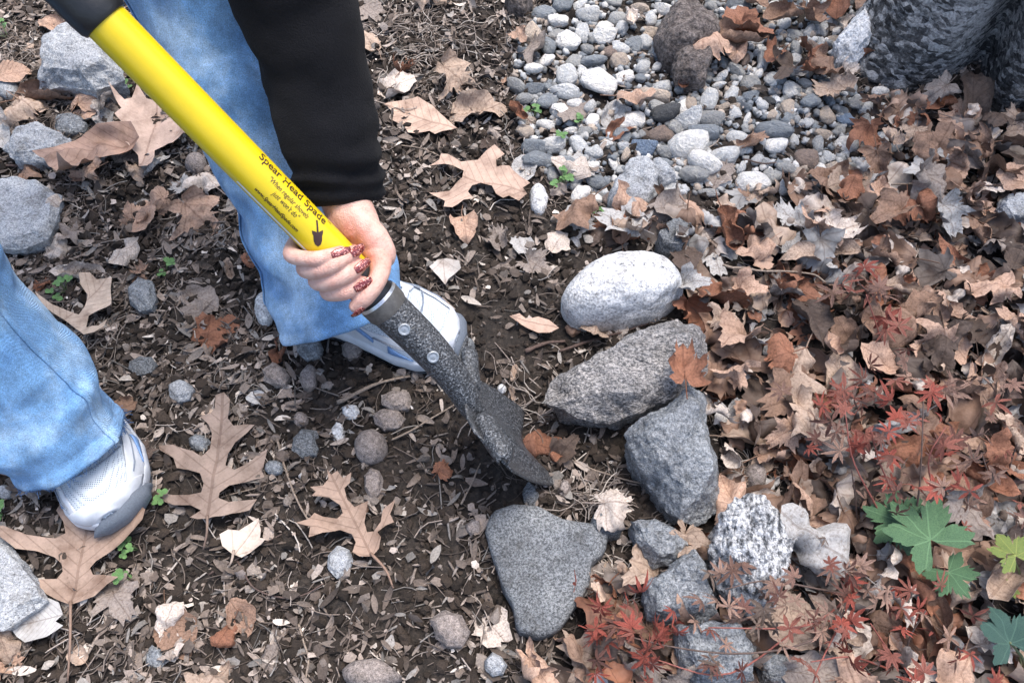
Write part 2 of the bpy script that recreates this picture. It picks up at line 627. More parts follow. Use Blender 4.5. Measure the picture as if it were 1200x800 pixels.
# ------------------------------------------------------------------ ground: one sheet, fine where the photo looks, out to the horizon
def gz(x, y):
    """Height of the soil."""
    x = np.atleast_1d(np.asarray(x, float)); y = np.atleast_1d(np.asarray(y, float))
    z0 = np.zeros_like(x)
    p = np.stack([x, y, z0], 1)
    near = np.clip(1.6 - np.hypot(x, y - 0.7), 0, 1)
    h = 0.010 * vnoise(p * 3.1, 1) + 0.007 * vnoise(p * 11, 2)
    h += near * (0.0055 * vnoise(p * 33, 3) + 0.0042 * np.abs(vnoise(p * 78, 4)) + 0.0022 * vnoise(p * 170, 5))
    h -= 0.020 * np.exp(-((x - 0.05) ** 2 + (y - 0.40) ** 2) / 0.012)     # the fresh cut at the blade
    return h


def gz1(x, y):
    return float(gz(x, y)[0])


def axis(lo, hi, step, far):
    a = list(np.arange(lo, hi + 1e-6, step))
    d = step
    while a[-1] < far:
        d *= 1.35; a.append(a[-1] + d)
    d = step
    while a[0] > -far:
        d *= 1.35; a.insert(0, a[0] - d)
    return np.array(a)


gx, gy = axis(-1.0, 1.0, 0.0045, 60), axis(0.08, 1.4, 0.0045, 60)
XX, YY = np.meshgrid(gx, gy)
V = np.stack([XX.ravel(), YY.ravel(), gz(XX.ravel(), YY.ravel())], 1)
nx, ny = len(gx), len(gy)
I = np.arange(nx * ny).reshape(ny, nx)
Fq = np.stack([I[:-1, :-1].ravel(), I[:-1, 1:].ravel(), I[1:, 1:].ravel(), I[1:, :-1].ravel()], 1)
ground = obj('ground', mesh_np('ground', V, Fq), M['soil'])
tag(ground, kind='structure')

# regions of the bed, as seen on the photo's ground
LITTER = [(655, 268), (735, 262), (800, 262), (870, 236), (950, 226), (1030, 178), (1050, 124), (1210, 132), (1400, 132), (1400, 950),
          (560, 950), (645, 790), (665, 715), (705, 680), (735, 655), (820, 650), (850, 560), (838, 470), (815, 385), (800, 330), (720, 288)]
LITTER_TOP = [(838, 20), (900, 0), (1030, -20), (1020, 60), (1000, 130), (940, 120), (880, 100), (840, 70)]
PEBBLES = [(600, 60), (650, 5), (700, -40), (1010, -40), (1000, 40), (985, 90), (1080, 128), (1065, 190), (975, 228), (870, 232),
           (780, 240), (700, 240), (625, 200), (608, 150)]


# ------------------------------------------------------------------ scattered matter too small to count
def ico(sub=1):
    bm = bmesh.new()
    bmesh.ops.create_icosphere(bm, subdivisions=sub, radius=1)
    v = np.array([x.co[:] for x in bm.verts]); f = np.array([[a.index for a in q.verts] for q in bm.faces])
    bm.free()
    return v, f


def rot_z(a):
    c, s = math.cos(a), math.sin(a)
    return np.array([[c, -s, 0], [s, c, 0], [0, 0, 1.0]])


def rand_rot(tilt):
    """Yaw any way, tilt up to the given angle."""
    a, b = random.uniform(0, 2 * math.pi), random.uniform(0, 2 * math.pi)
    t = random.gauss(0, tilt)
    return np.array(Matrix.Rotation(t, 3, Vector((math.cos(b), math.sin(b), 0))) @ Matrix.Rotation(a, 3, 'Z'))


class Stuff:
    def __init__(self):
        self.v, self.f, self.c, self.n, self.uv = [], [], [], 0, []

    def add(self, proto, R, s, pos, col):
        v, f = proto[:2]
        self.v.append((v * s) @ R.T + pos)
        self.f.append(f + self.n)
        self.c.append(np.broadcast_to(np.asarray(col), (len(v), 3)))
        if len(proto) > 2:
            self.uv.append(proto[2])
        self.n += len(v)

    def build(self, name, mat, label, cat, smooth=True):
        uv = np.concatenate(self.uv) if self.uv else None
        me = mesh_np(name, np.concatenate(self.v), np.concatenate(self.f), smooth, uv=uv, col=np.concatenate(self.c))
        return tag(obj(name, me, mat), label, cat, kind='stuff')


lumps = []
for s in range(8):
    v, f = ico(1 if s < 6 else 2)
    v = v * (1 + 0.42 * fbm(v * 2.0 + s * 9, 2, s))[:, None] * np.array([1, random.uniform(0.7, 1), random.uniform(0.5, 0.85)])
    lumps.append((v, f))


def husk(curv, wid, L=1.0, twist=0.0, n=5):
    """A small curled lens-shaped scrap of leaf or bark, length 1."""
    v = []
    for i in range(n):
        t = i / (n - 1)
        w = wid * (math.sin(math.pi * (0.06 + 0.88 * t)) ** 0.8)
        a = (t - 0.5) * curv
        x = math.sin(a) / curv * 1.0 if abs(curv) > 1e-3 else (t - 0.5)
        z = (1 - math.cos(a)) / curv if abs(curv) > 1e-3 else 0
        for k in (-1, 0, 1):
            v.append((x, k * w, z + (0.5 * abs(k) * w) + twist * k * (t - 0.5) * w * 2))
    f = []
    for i in range(n - 1):
        for k in range(2):
            a = i * 3 + k
            f += [(a, a + 3, a + 4), (a, a + 4, a + 1)]
    return np.array(v), np.array(f)


def splinter():
    """A six-sided broken sliver, length 1."""
    v = []
    for x, r in ((-0.5, 0.3), (-0.35, 1), (0.3, 0.9), (0.5, 0.15)):
        for k in range(4):
            a = k * math.pi / 2 + random.uniform(-0.3, 0.3)
            v.append((x + random.uniform(-0.03, 0.03), 0.07 * r * math.cos(a), 0.045 * r * math.sin(a)))
    f = []
    for i in range(3):
        for k in range(4):
            a, b = i * 4 + k, i * 4 + (k + 1) % 4
            f += [(a, b, b + 4), (a, b + 4, a + 4)]
    return np.array(v), np.array(f)


husks = [husk(random.choice((-1, 1)) * random.uniform(0.4, 2.2), random.uniform(0.06, 0.2), twist=random.uniform(-0.8, 0.8)) for _ in range(22)]
slivers = [splinter() for _ in range(6)]
scraps = []
for s in range(10):
    n = random.randint(5, 8)
    rim = [(0.5 * math.cos(6.283 * k / n) * random.uniform(0.5, 1.1), 0.36 * math.sin(6.283 * k / n) * random.uniform(0.4, 1.1), random.uniform(-0.08, 0.16)) for k in range(n)]
    scraps.append((np.array([(0, 0, random.uniform(0, 0.12))] + rim), np.array([(0, 1 + k, 1 + (k + 1) % n) for k in range(n)])))
straws = []
for s in range(8):
    pth = catmull([(-0.5, 0, 0), (-0.2, random.uniform(-.1, .1), random.uniform(0, .05)), (0.2, random.uniform(-.1, .1), random.uniform(0, .05)), (0.5, random.uniform(-.15, .15), 0)], 5)
    v, f = loft(pth, [0.018] * 6, 3, cap=False)
    straws.append((v, np.array([t for q in f for t in ((q[0], q[1], q[2]), (q[0], q[2], q[3]))])))


def scatter_xy(n, weight):
    """n ground points in and just round the frame, thinned by weight(px, py) in 0..1."""
    out = []
    tot = 0
    while tot < n:
        x = rng.uniform(-1.0, 1.0, 4 * n); y = rng.uniform(0.1, 1.38, 4 * n)
        px, py = to_px(x, y, np.zeros_like(x))
        ok = (px > -60) & (px < 1260) & (py > -40) & (py < 850) & (rng.random(4 * n) < weight(px, py))
        q = np.stack([x, y], 1)[ok]
        out.append(q); tot += len(q)
    q = np.concatenate(out)[:n]
    return q, gz(q[:, 0], q[:, 1])


def w_soil(px, py):
    w = np.ones_like(px)
    w[inside(LITTER, px, py)] = 0.25
    w[inside(PEBBLES, px, py)] = 0.25
    return w


def w_chip(px, py):
    w = 0.62 + 0.45 * np.clip((430 - px) / 300, 0, 1)
    dig = np.exp(-(((px - 600) / 130) ** 2 + ((py - 400) / 150) ** 2))
    dig2 = np.exp(-(((px - 500) / 90) ** 2 + ((py - 590) / 90) ** 2))
    w = w * (1 - 0.72 * dig) * (1 - 0.6 * dig2)
    p = np.stack([px / 55, py / 55, px * 0], 1)
    w *= np.clip(0.75 + 0.7 * vnoise(p, 31), 0.12, 1.0)
    w[inside(LITTER, px, py)] *= 0.3
    w[inside(PEBBLES, px, py)] *= 0.2
    return np.clip(w, 0, 1)


st = Stuff()
pts, zz = scatter_xy(17000, w_soil)
for (x, y), z in zip(pts, zz):
    s = 0.002 + 0.008 * random.random() ** 3.8
    k = random.random()
    c = np.array([0.027, 0.020, 0.0155]) * random.uniform(0.45, 1.8) if k < 0.9 else np.array([0.2, 0.17, 0.15]) * random.uniform(0.5, 1.2)
    st.add(random.choice(lumps), rand_rot(0.6), s, (x, y, z + s * 0.45), c)
st.build('soil_crumbs', M['crumb'], 'dark crumbly loose soil between the leaves and stones', 'soil', smooth=False)

CHIPC = [(0.30, 0.255, 0.225), (0.22, 0.18, 0.155), (0.145, 0.115, 0.096), (0.46, 0.41, 0.365), (0.085, 0.066, 0.055), (0.20, 0.185, 0.172)]
st = Stuff()
pts, zz = scatter_xy(26000, w_chip)
for (x, y), z in zip(pts, zz):
    k = random.random()
    c = np.array(random.choices(CHIPC, (2.5, 4, 5, 1.2, 5, 2))[0]) * random.uniform(0.5, 1.3)
    if k < 0.22:
        L = 0.005 + 0.02 * random.random() ** 2.5
        st.add(random.choice(scraps), rand_rot(0.6), L, (x, y, z + 0.004 + 0.005 * random.random()), c * 1.1)
    elif k < 0.62:
        L = 0.006 + 0.028 * random.random() ** 2.0
        st.add(random.choice(husks), rand_rot(0.5), L, (x, y, z + 0.003 + 0.004 * random.random()), c)
    elif k < 0.8:
        L = 0.008 + 0.025 * random.random() ** 2
        st.add(random.choice(slivers), rand_rot(0.25), L, (x, y, z + 0.003), c * 0.9)
    else:
        L = 0.02 + 0.045 * random.random() ** 1.5
        st.add(random.choice(straws), rand_rot(0.18), np.array([L, L, 0.025 + 0 * L]), (x, y, z + 0.004), c)
# drifts of straw beside the stones
for (px, py, r, n) in ((870, 585, 38, 130), (735, 690, 34, 110), (600, 470, 40, 60), (505, 60, 60, 160), (40, 90, 60, 160), (700, 590, 30, 60)):
    for _ in range(n):
        q = at(px + random.gauss(0, r * 0.55), py + random.gauss(0, r * 0.5))
        L = random.uniform(0.02, 0.06)
        st.add(random.choice(straws), rand_rot(0.15), np.array([L, L, 0.03]), (q.x, q.y, gz1(q.x, q.y) + random.uniform(0.003, 0.012)),
               np.array(random.choice(CHIPC[:4])) * random.uniform(0.8, 1.2))
st.build('mulch_chips', M['chip'], 'fine tan and brown mulch chips and straw strewn over the soil', 'mulch')

st = Stuff()
pts, zz = scatter_xy(2600, lambda px, py: inside(PEBBLES, px, py).astype(float))
PEBC = {'w': (0.68, 0.67, 0.65), 'l': (0.48, 0.49, 0.495), 'g': (0.29, 0.295, 0.295), 'b': (0.20, 0.222, 0.245), 'B': (0.14, 0.19, 0.27),
        't': (0.42, 0.35, 0.29), 'd': (0.05, 0.053, 0.058), 'n': (0.2, 0.15, 0.125)}
for (x, y), z in zip(pts, zz):
    s = random.uniform(0.003, 0.009)
    c = np.array(PEBC[random.choice('lgbtlgbw')]) * random.uniform(0.5, 0.95)
    st.add(lumps[random.randint(6, 7)], rand_rot(0.5), s, (x, y, z + s * 0.4), c)
st.build('gravel', M['gravel'], 'small mixed gravel filling the gaps of the pebble bed', 'gravel')


# ------------------------------------------------------------------ rocks
def poly_radius(poly, th):
    """Distance from the origin to a star-shaped polygon along each angle."""
    a = np.unwrap(np.array([math.atan2(p[1], p[0]) for p in poly]))
    if a[-1] < a[0]:
        poly, a = poly[::-1], np.unwrap(np.array([math.atan2(p[1], p[0]) for p in poly[::-1]]))
    r = np.zeros_like(th)
    n = len(poly)
    for k, t in enumerate(th):
        d = np.array([math.cos(t), math.sin(t)])
        best = 0
        for i in range(n):
            p, q = np.array(poly[i]), np.array(poly[(i + 1) % n])
            e = q - p
            den = d[0] * e[1] - d[1] * e[0]
            if abs(den) < 1e-12: continue
            s = (p[0] * e[1] - p[1] * e[0]) / den
            w = (p[0] * d[1] - p[1] * d[0]) / den
            if s > 0 and -1e-6 <= w <= 1 + 1e-6: best = max(best, s)
        r[k] = best
    return r


def rock(name, label, cat, outline, h, mat, boxy=2.4, facets=0, amp=0.05, seed=1, clips=(), group=None, seg=72, rings=22, base=0.0, smooth_r=1):
    """A stone whose footprint is the traced outline, h metres proud of the soil."""
    P = [at(px, py, base + h * 0.42) for px, py in outline]
    cx, cy = sum(p.x for p in P) / len(P), sum(p.y for p in P) / len(P)
    z0 = gz1(cx, cy) + base
    th = np.linspace(0, 2 * math.pi, seg, endpoint=False)
    r = poly_radius([(p.x - cx, p.y - cy) for p in P], th)
    for _ in range(smooth_r):
        r = (np.roll(r, 1) + 2 * r + np.roll(r, -1)) / 4
    size = r.mean()
    ph = np.concatenate([np.linspace(-60, 0, 6)[:-1], np.linspace(0, 90, rings)[:-1]]) * math.pi / 180
    v = []
    for p_ in ph:
        s = max(0.0, math.cos(p_)) ** (2 / boxy)
        zc = math.sin(p_)
        z_ = (abs(zc) ** (2 / boxy)) * (h if zc > 0 else -h * 0.5) * (0.78 if zc > 0 else 1)
        z_ += h * 0.22
        v.append(np.stack([r * s * np.cos(th), r * s * np.sin(th), np.full(seg, z_)], 1))
    v = np.concatenate(v + [np.array([[0, 0, h]])])
    rs = np.random.default_rng(seed)
    ctr = np.array([0, 0, h * 0.3])
    for _ in range(facets):
        n_ = rs.normal(size=3); n_[2] = abs(n_[2]) * 0.8
        n_ /= np.linalg.norm(n_)
        d = (v - ctr) @ n_
        cut = d.max() * rs.uniform(0.74, 0.93)
        v = v - np.clip(d - cut, 0, None)[:, None] * n_ * 0.94
    for (nx_, ny_, nz_, k) in clips:
        n_ = np.array([nx_, ny_, nz_], float); n_ /= np.linalg.norm(n_)
        d = (v - ctr) @ n_
        v = v - np.clip(d - d.max() * k, 0, None)[:, None] * n_ * 0.96
    dn = v - ctr
    dn /= np.linalg.norm(dn, axis=1)[:, None] + 1e-9
    q = v / size
    v = v + dn * (amp * size * (fbm(q * 1.6 + seed * 3.3, 3, seed) * 0.8 + 0.35 * fbm(q * 6 + seed, 4, seed + 7, 0.6)))[:, None]
    f = []
    nr = len(ph)
    for k in range(nr - 1):
        for i in range(seg):
            j = (i + 1) % seg
            f.append((k * seg + i, k * seg + j, (k + 1) * seg + j, (k + 1) * seg + i))
    b = (nr - 1) * seg
    for i in range(seg):
        f.append((b + i, b + (i + 1) % seg, nr * seg))
    o = obj(name, mesh_np(name, v, f), mat, loc=(cx, cy, z0))
    if facets or clips:
        md = o.modifiers.new('weighted', 'WEIGHTED_NORMAL')
    return tag(o, label, cat, group)


def angular(name, label, cat, outline, h, mat, seed=1, inset=0.72, tilt=(0, 0), amp=0.02, group=None, under=0.08, sub=5, jag=0.18):
    """A broken, flat-faced stone on the traced outline: few big planes, real edges, rough faces."""
    P = [at(px, py, h * 0.45) for px, py in outline]
    cx, cy = sum(p.x for p in P) / len(P), sum(p.y for p in P) / len(P)
    z0 = gz1(cx, cy)
    rs = random.Random(seed)
    O = [np.array([p.x - cx, p.y - cy]) for p in P]
    size = np.mean([np.linalg.norm(o) for o in O])
    n = len(O)
    bm = bmesh.new()
    rings = []
    for zz_, sc, jz in ((-0.45, 1 - under * 1.6, 0), (0.12, 1 - under, 0.05), (0.55, 1.0, 0.16), (0.93, inset, 0.05)):
        row = []
        for o in O:
            k = sc * (1 + (rs.uniform(-jag, jag) * (0.5 if zz_ > 0.9 else 0.12)))
            x, y = o * k
            z = h * (zz_ + rs.uniform(-jz, jz)) + (x * tilt[0] + y * tilt[1] if zz_ > 0.3 else 0)
            row.append(bm.verts.new((x, y, max(z, h * 0.2) if zz_ > 0.3 else z)))
        rings.append(row)
    top = bm.verts.new((rs.uniform(-.15, .15) * size, rs.uniform(-.15, .15) * size, h * 1.0))
    for a_, b_ in zip(rings, rings[1:]):
        for i in range(n):
            j = (i + 1) % n
            if rs.random() < 0.5:
                bm.faces.new((a_[i], a_[j], b_[j])); bm.faces.new((a_[i], b_[j], b_[i]))
            else:
                bm.faces.new((a_[i], a_[j], b_[i])); bm.faces.new((a_[j], b_[j], b_[i]))
    for i in range(n):
        bm.faces.new((rings[-1][i], rings[-1][(i + 1) % n], top))
    # flatten the top plane a little so that it reads as one face
    bmesh.ops.recalc_face_normals(bm, faces=bm.faces[:])
    for _ in range(sub - 1):
        bmesh.ops.subdivide_edges(bm, edges=bm.edges[:], cuts=1, use_grid_fill=True)
    bm.normal_update()
    co = np.array([v.co[:] for v in bm.verts]); nm = np.array([v.normal[:] for v in bm.verts])
    q = co / size
    dsp = (amp * 0.9 + 0.02) * size * (1.4 * fbm(q * 2.0 + seed, 3, seed) + 0.75 * fbm(q * 6.5 + seed, 4, seed + 5, 0.62))
    co = co + nm * dsp[:, None]
    f = [tuple(v.index for v in fc.verts) for fc in bm.faces]
    bm.verts.index_update()
    f = [tuple(v.index for v in fc.verts) for fc in bm.faces]
    bm.free()
    me = mesh_np(name, co, f)
    me.set_sharp_from_angle(angle=math.radians(38))
    return tag(obj(name, me, mat, loc=(cx, cy, z0)), label, cat, group)


def box_out(cx, cy, w, h, n=9, jag=0.08, rot=0.0, sd=0):
    rs = random.Random(sd + int(cx * 7 + cy))
    out = []
    for k in range(n):
        a = 2 * math.pi * k / n
        r_ = 1 + rs.uniform(-jag, jag)
        x, y = w / 2 * math.cos(a) * r_, h / 2 * math.sin(a) * r_
        out.append((cx + x * math.cos(rot) - y * math.sin(rot), cy + x * math.sin(rot) + y * math.cos(rot)))
    return out


R_ = rock
R_('boulder', 'large rounded white speckled granite boulder beside the leaf litter', 'boulder',
   [(657, 352), (665, 338), (690, 317), (720, 307), (752, 306), (782, 312), (797, 325), (802, 343), (791, 360), (762, 371), (735, 377), (700, 380), (672, 376), (660, 365)], 0.085, M['granite_white'], 2.5, 1, 0.045, 3)
angular('rock', 'long pointed grey rock with sparkling grains below the white boulder', 'rock',
   [(633, 473), (650, 449), (675, 430), (700, 414), (760, 387), (790, 381), (815, 393), (827, 410), (830, 440), (812, 460), (780, 472), (742, 491), (715, 497), (680, 491), (645, 483)], 0.085, M['gneiss'], 11, 0.66, (0.0, 0.10), 0.018, under=0.16)
angular('rock', 'blue grey angular block of stone between the pointed rock and flat slab', 'rock',
   [(731, 522), (745, 507), (770, 489), (800, 472), (816, 477), (826, 500), (837, 545), (847, 580), (842, 602), (820, 613), (795, 611), (775, 591), (760, 571), (740, 546)], 0.09, M['bluegrey'], 22, 0.62, (-0.1, 0.25), 0.02)
R_('flat_stone', 'flat dark grey triangular stepping slab sunk in soil', 'stone',
   [(569, 626), (578, 604), (600, 595), (630, 597), (660, 612), (713, 622), (709, 650), (693, 665), (691, 690), (669, 721), (655, 741), (632, 751), (606, 743), (600, 712), (588, 690), (577, 655)], 0.028, M['slab'], 7.0, 0, 0.022, 5, smooth_r=0)
angular('rock', 'sparkly white and black streaked quartz rock', 'rock',
   [(833, 616), (850, 600), (880, 596), (910, 609), (924, 640), (921, 668), (907, 692), (900, 717), (878, 722), (848, 704), (830, 682), (826, 650)], 0.08, M['quartz'], 31, 0.62, (0.0, 0.25), 0.05)
angular('rock', 'blue grey rough broken rock left of quartz rock', 'rock',
   [(753, 690), (785, 666), (808, 653), (820, 668), (831, 700), (842, 728), (802, 738), (758, 727)], 0.078, M['bluegrey'], 41, 0.7, (0.1, 0.2), 0.04)
angular('rock', 'small dark blue grey rock tucked under the angular block', 'rock',
   [(736, 615), (765, 611), (790, 625), (806, 646), (790, 662), (765, 668), (745, 642)], 0.055, M['bluegrey'], 43, 0.7, (0, 0), 0.04)
R_('stone', 'smooth rounded dark grey stone at the corner of flat slab', 'stone',
   [(691, 612), (704, 588), (718, 595), (732, 615), (726, 629), (706, 632), (692, 624)], 0.042, M['slab'], 2.6, 0, 0.04, 45)
angular('rock', 'blue grey rock half hidden under red maple twigs', 'rock',
   [(790, 742), (820, 728), (862, 735), (882, 760), (878, 800), (830, 815), (795, 795)], 0.075, M['bluegrey'], 47, 0.7, (0, 0.1), 0.04)
angular('rock', 'grey rough rock under red twigs beyond the hidden one', 'rock',
   [(885, 772), (905, 762), (930, 770), (935, 795), (915, 808), (890, 802)], 0.04, M['bluegrey'], 48, 0.65, (0, 0), 0.05)
angular('rock', 'light grey speckled rock beside the oak leaf under the shoe', 'rock',
   [(-30, 628), (2, 630), (22, 646), (42, 671), (57, 692), (62, 707), (40, 722), (15, 742), (-30, 748), (-70, 700), (-60, 650)], 0.034, M['lightgrey'], 51, 0.86, (0.0, -0.1), 0.012)
angular('rock', 'broad light grey rock behind the near jeans leg', 'rock',
   [(-40, 214), (20, 209), (50, 219), (77, 236), (73, 262), (60, 287), (30, 299), (-40, 298), (-70, 260)], 0.034, M['lightgrey'], 53, 0.86, (0.05, -0.05), 0.012)
angular('rock', 'grey white rock beyond the broad brown leaves', 'rock',
   [(41, 97), (49, 60), (70, 39), (102, 34), (132, 65), (147, 97), (112, 112), (75, 102)], 0.07, M['lightgrey'], 55, 0.7, (0.1, 0.1), 0.03)
angular('rock', 'small grey rock under a curled brown leaf', 'rock',
   [(11, 182), (20, 155), (45, 149), (62, 160), (86, 165), (84, 188), (42, 197), (20, 197)], 0.035, M['lightgrey'], 57, 0.7, (0, 0), 0.03)
R_('rock', 'small blue grey stone showing between brown leaves', 'rock', box_out(80, 145, 44, 26, sd=1), 0.02, M['bluegrey'], 3.2, 2, 0.06, 58)
R_('rock', 'brown porous volcanic rock standing in the pebble bed', 'rock',
   [(767, 45), (775, 22), (795, 12), (820, 13), (838, 25), (842, 48), (835, 66), (810, 72), (780, 66)], 0.08, M['lava'], 3.2, 5, 0.11, 61)
R_('rock', 'smaller brown rock leaning in front of the volcanic rock', 'rock',
   [(786, 75), (800, 60), (822, 55), (834, 70), (832, 95), (812, 106), (792, 98)], 0.055, M['lava'], 3.2, 5, 0.12, 63)
angular('rock', 'grey white rock leaning against the tree trunk base', 'rock',
   [(979, 50), (990, 36), (1008, 22), (1018, 32), (1016, 60), (1004, 74), (986, 70)], 0.06, M['granite_white'], 65, 0.6, (0.2, 0.2), 0.04)
angular('rock', 'pale blocky rock in the litter with leaves piled round', 'rock',
   [(1166, 246), (1174, 232), (1200, 228), (1232, 236), (1236, 258), (1205, 266), (1176, 262)], 0.04, M['lightgrey'], 67, 0.8, (0, 0), 0.03)
R_('rock', 'dark wet looking rock at the edge of the pebbles', 'rock', [(592, 2), (604, -14), (622, -10), (624, 10), (612, 19), (597, 16)], 0.04, M['lava'], 3.0, 2, 0.06, 69)
angular('rock', 'dark square block of stone behind the white boulder', 'rock',
   [(766, 290), (776, 271), (792, 266), (806, 275), (806, 294), (792, 306), (772, 304)], 0.045, M['slab'], 71, 0.8, (0, 0), 0.02)
R_('rock', 'knobbly white grey rock among the pebbles', 'rock',
   [(712, 238), (720, 210), (733, 190), (754, 181), (768, 193), (778, 208), (768, 226), (764, 240), (740, 246)], 0.05, M['lightgrey'], 2.8, 2, 0.14, 73)
R_('rock', 'white grey lobed rock beside the knobbly rock', 'rock', [(758, 196), (770, 190), (784, 202), (793, 216), (776, 224), (764, 214)], 0.035, M['lightgrey'], 2.8, 1, 0.12, 75)

SMALL = [  # centre x, y, width, height, stone, height m, boxy, facets, label
    (434, 522, 41, 40, 'brownstone', 0.032, 2.2, 0, 'rounded tan speckled stone in the dug soil'),
    (358, 519, 34, 32, 'slab', 0.018, 4.5, 3, 'blue grey sharp cornered stone in the soil'),
    (437, 565, 24, 40, 'brownstone', 0.018, 4.5, 2, 'grey brown oblong stone below the tan speckled stone'),
    (169, 351, 36, 40, 'bluegrey', 0.025, 4.0, 3, 'angular blue grey stone beside pale oak leaf and jeans'),
    (212, 457, 34, 28, 'lightgrey', 0.02, 3.4, 4, 'rough pale grey pointed stone lying on the mulch'),
    (170, 432, 38, 22, 'slab', 0.012, 4.0, 2, 'flat slate coloured sliver of stone on the mulch'),
    (310, 361, 25, 40, 'granite_white', 0.028, 2.2, 0, 'pinkish white egg shaped stone against the jeans hem'),
    (229, 190, 26, 24, 'brownstone', 0.022, 2.1, 0, 'round brown stone beside the yellow handle'),
    (400, 659, 32, 34, 'lightgrey', 0.018, 3.0, 3, 'white stone touching the base of a lobed oak leaf'),
    (437, 792, 72, 40, 'brownstone', 0.035, 2.8, 1, 'dark brown stone half buried in the soil'),
    (548, 404, 19, 18, 'slab', 0.017, 2.0, 0, 'round dark pebble at the toe of the shoe'),
    (326, 444, 34, 26, 'brownstone', 0.016, 3.2, 2, 'flat brown stone in front of the jeans hem'),
    (362, 444, 22, 30, 'brownstone', 0.018, 2.8, 1, 'dark brown stone beside the flat brown stone'),
    (365, 411, 34, 26, 'bluegrey', 0.025, 2.8, 2, 'dark grey stone under the jeans hem'),
    (412, 411, 28, 26, 'brownstone', 0.02, 2.8, 2, 'brown stone in the shade of the shoe'),
    (455, 492, 36, 24, 'brownstone', 0.014, 3.2, 2, 'flat tan stone above the speckled stone'),
    (466, 471, 36, 22, 'brownstone', 0.014, 3.2, 2, 'flat greyish tan stone beside the shovel neck'),
    (411, 482, 20, 20, 'granite_white', 0.012, 2.8, 2, 'small white stone in the dug soil'),
    (396, 508, 16, 24, 'granite_white', 0.01, 2.8, 2, 'small narrow whitish stone beside the tan stone'),
    (352, 490, 18, 18, 'brownstone', 0.012, 2.4, 0, 'little round tan stone above the sharp cornered stone'),
    (321, 548, 22, 18, 'bluegrey', 0.012, 2.6, 1, 'small grey stone at the tip of an oak leaf lobe'),
    (232, 517, 28, 22, 'bluegrey', 0.014, 3.0, 2, 'blue grey stone between oak leaf lobes'),
    (528, 742, 42, 46, 'brownstone', 0.03, 2.8, 2, 'pale tan grey stone left of the torn leaf'),
    (581, 781, 30, 28, 'lightgrey', 0.022, 2.8, 2, 'pale blue speckled stone below the torn leaf'),
    (622, 581, 20, 34, 'slab', 0.012, 3.0, 2, 'slim grey stone standing at the tip of flat slab'),
    (662, 571, 14, 20, 'brownstone', 0.012, 3.0, 2, 'small brown stone at the point of the blade'),
    (885, 560, 28, 36, 'brownstone', 0.026, 2.1, 0, 'smooth brown egg shaped pebble lying in straw'),
    (860, 567, 30, 22, 'brownstone', 0.02, 2.1, 0, 'smooth brown pebble half under the straw'),
    (181, 771, 26, 28, 'bluegrey', 0.012, 3.2, 2, 'small blue grey stone below the brown round leaf'),
    (555, 620, 22, 20, 'brownstone', 0.012, 3.2, 3, 'small tan stone left of the flat slab'),
    (631, 232, 22, 38, 'granite_white', 0.022, 2.3, 0, 'white oval stone with grey end beside green weed'),
    (8, 578, 20, 16, 'lightgrey', 0.014, 2.4, 0, 'light grey stone behind the white shoe'),
    (10, 104, 26, 26, 'lightgrey', 0.018, 2.4, 0, 'pale rounded stone left of the grey white rock'),
    (588, 455, 12, 11, 'granite_white', 0.01, 2.2, 0, 'tiny white pebble beside the shovel blade'),
]
for k, (cx, cy, w, h_, mt, hh, bx_, fc, lb) in enumerate(SMALL):
    if fc >= 2:
        angular('stone', lb, 'stone', box_out(cx, cy, w, h_, 7, 0.2, sd=k), hh, M[mt], 100 + k, 0.68, (0, 0), 0.03, sub=3)
    else:
        R_('stone', lb, 'stone', box_out(cx, cy, w, h_, 9, 0.1 if fc else 0.04, sd=k), hh, M[mt], bx_, fc, 0.06, 100 + k, seg=40, rings=12)

# ------------------------------------------------------------------ pebble bed: every pebble is its own stone
protos = []
for s in range(12):
    v, f = ico(3)
    ax = np.array([1, random.uniform(0.66, 0.95), random.uniform(0.5, 0.8)])
    v = v * (1 + 0.24 * fbm(v * 1.0 + s * 5, 3, s))[:, None]
    rs = np.random.default_rng(s)
    for _ in range(1 if s < 3 else 5):
        n_ = rs.normal(size=3); n_ /= np.linalg.norm(n_)
        d = v @ n_
        v = v - np.clip(d - d.max() * rs.uniform(0.62, 0.86), 0, None)[:, None] * n_ * 0.92
    v = v * ax
    v /= np.abs(v[:, 0]).max()
    me = mesh_np('pebble', v, f)
    me.materials.append(M['pebble'])
    protos.append(me)
TONE = {'w': 'white', 'l': 'pale grey', 'g': 'mid grey', 'b': 'slate blue grey', 'B': 'bluish', 't': 'beige', 'd': 'black', 'n': 'brown'}


def pebble(x, y, L, W, tone, yaw, lift=0.0):
    pr = random.choice(protos)
    o = bpy.data.objects.new('pebble', pr)
    asp = W / L
    s = L / 2
    o.scale = (s, s * min(1.2, asp * 1.2), s * random.uniform(0.85, 1.05))
    o.location = (x, y, gz1(x, y) + s * 0.32 + lift)
    o.rotation_euler = (random.gauss(0, 0.2), random.gauss(0, 0.2), yaw)
    c = np.array(PEBC[tone]) * random.uniform(0.85, 1.15)
    o.color = (*c, 1)
    shape = 'long' if asp < 0.62 else 'rounded'
    size = 'big' if L > 0.036 else 'medium sized' if L > 0.024 else 'small'
    lb = f'{size} {shape} {TONE[tone]} pebble lying in the pebble bed'
    tag(o, lb, 'pebble', f'{size} {shape} {TONE[tone]} pebbles in the bed')
    return link(o)


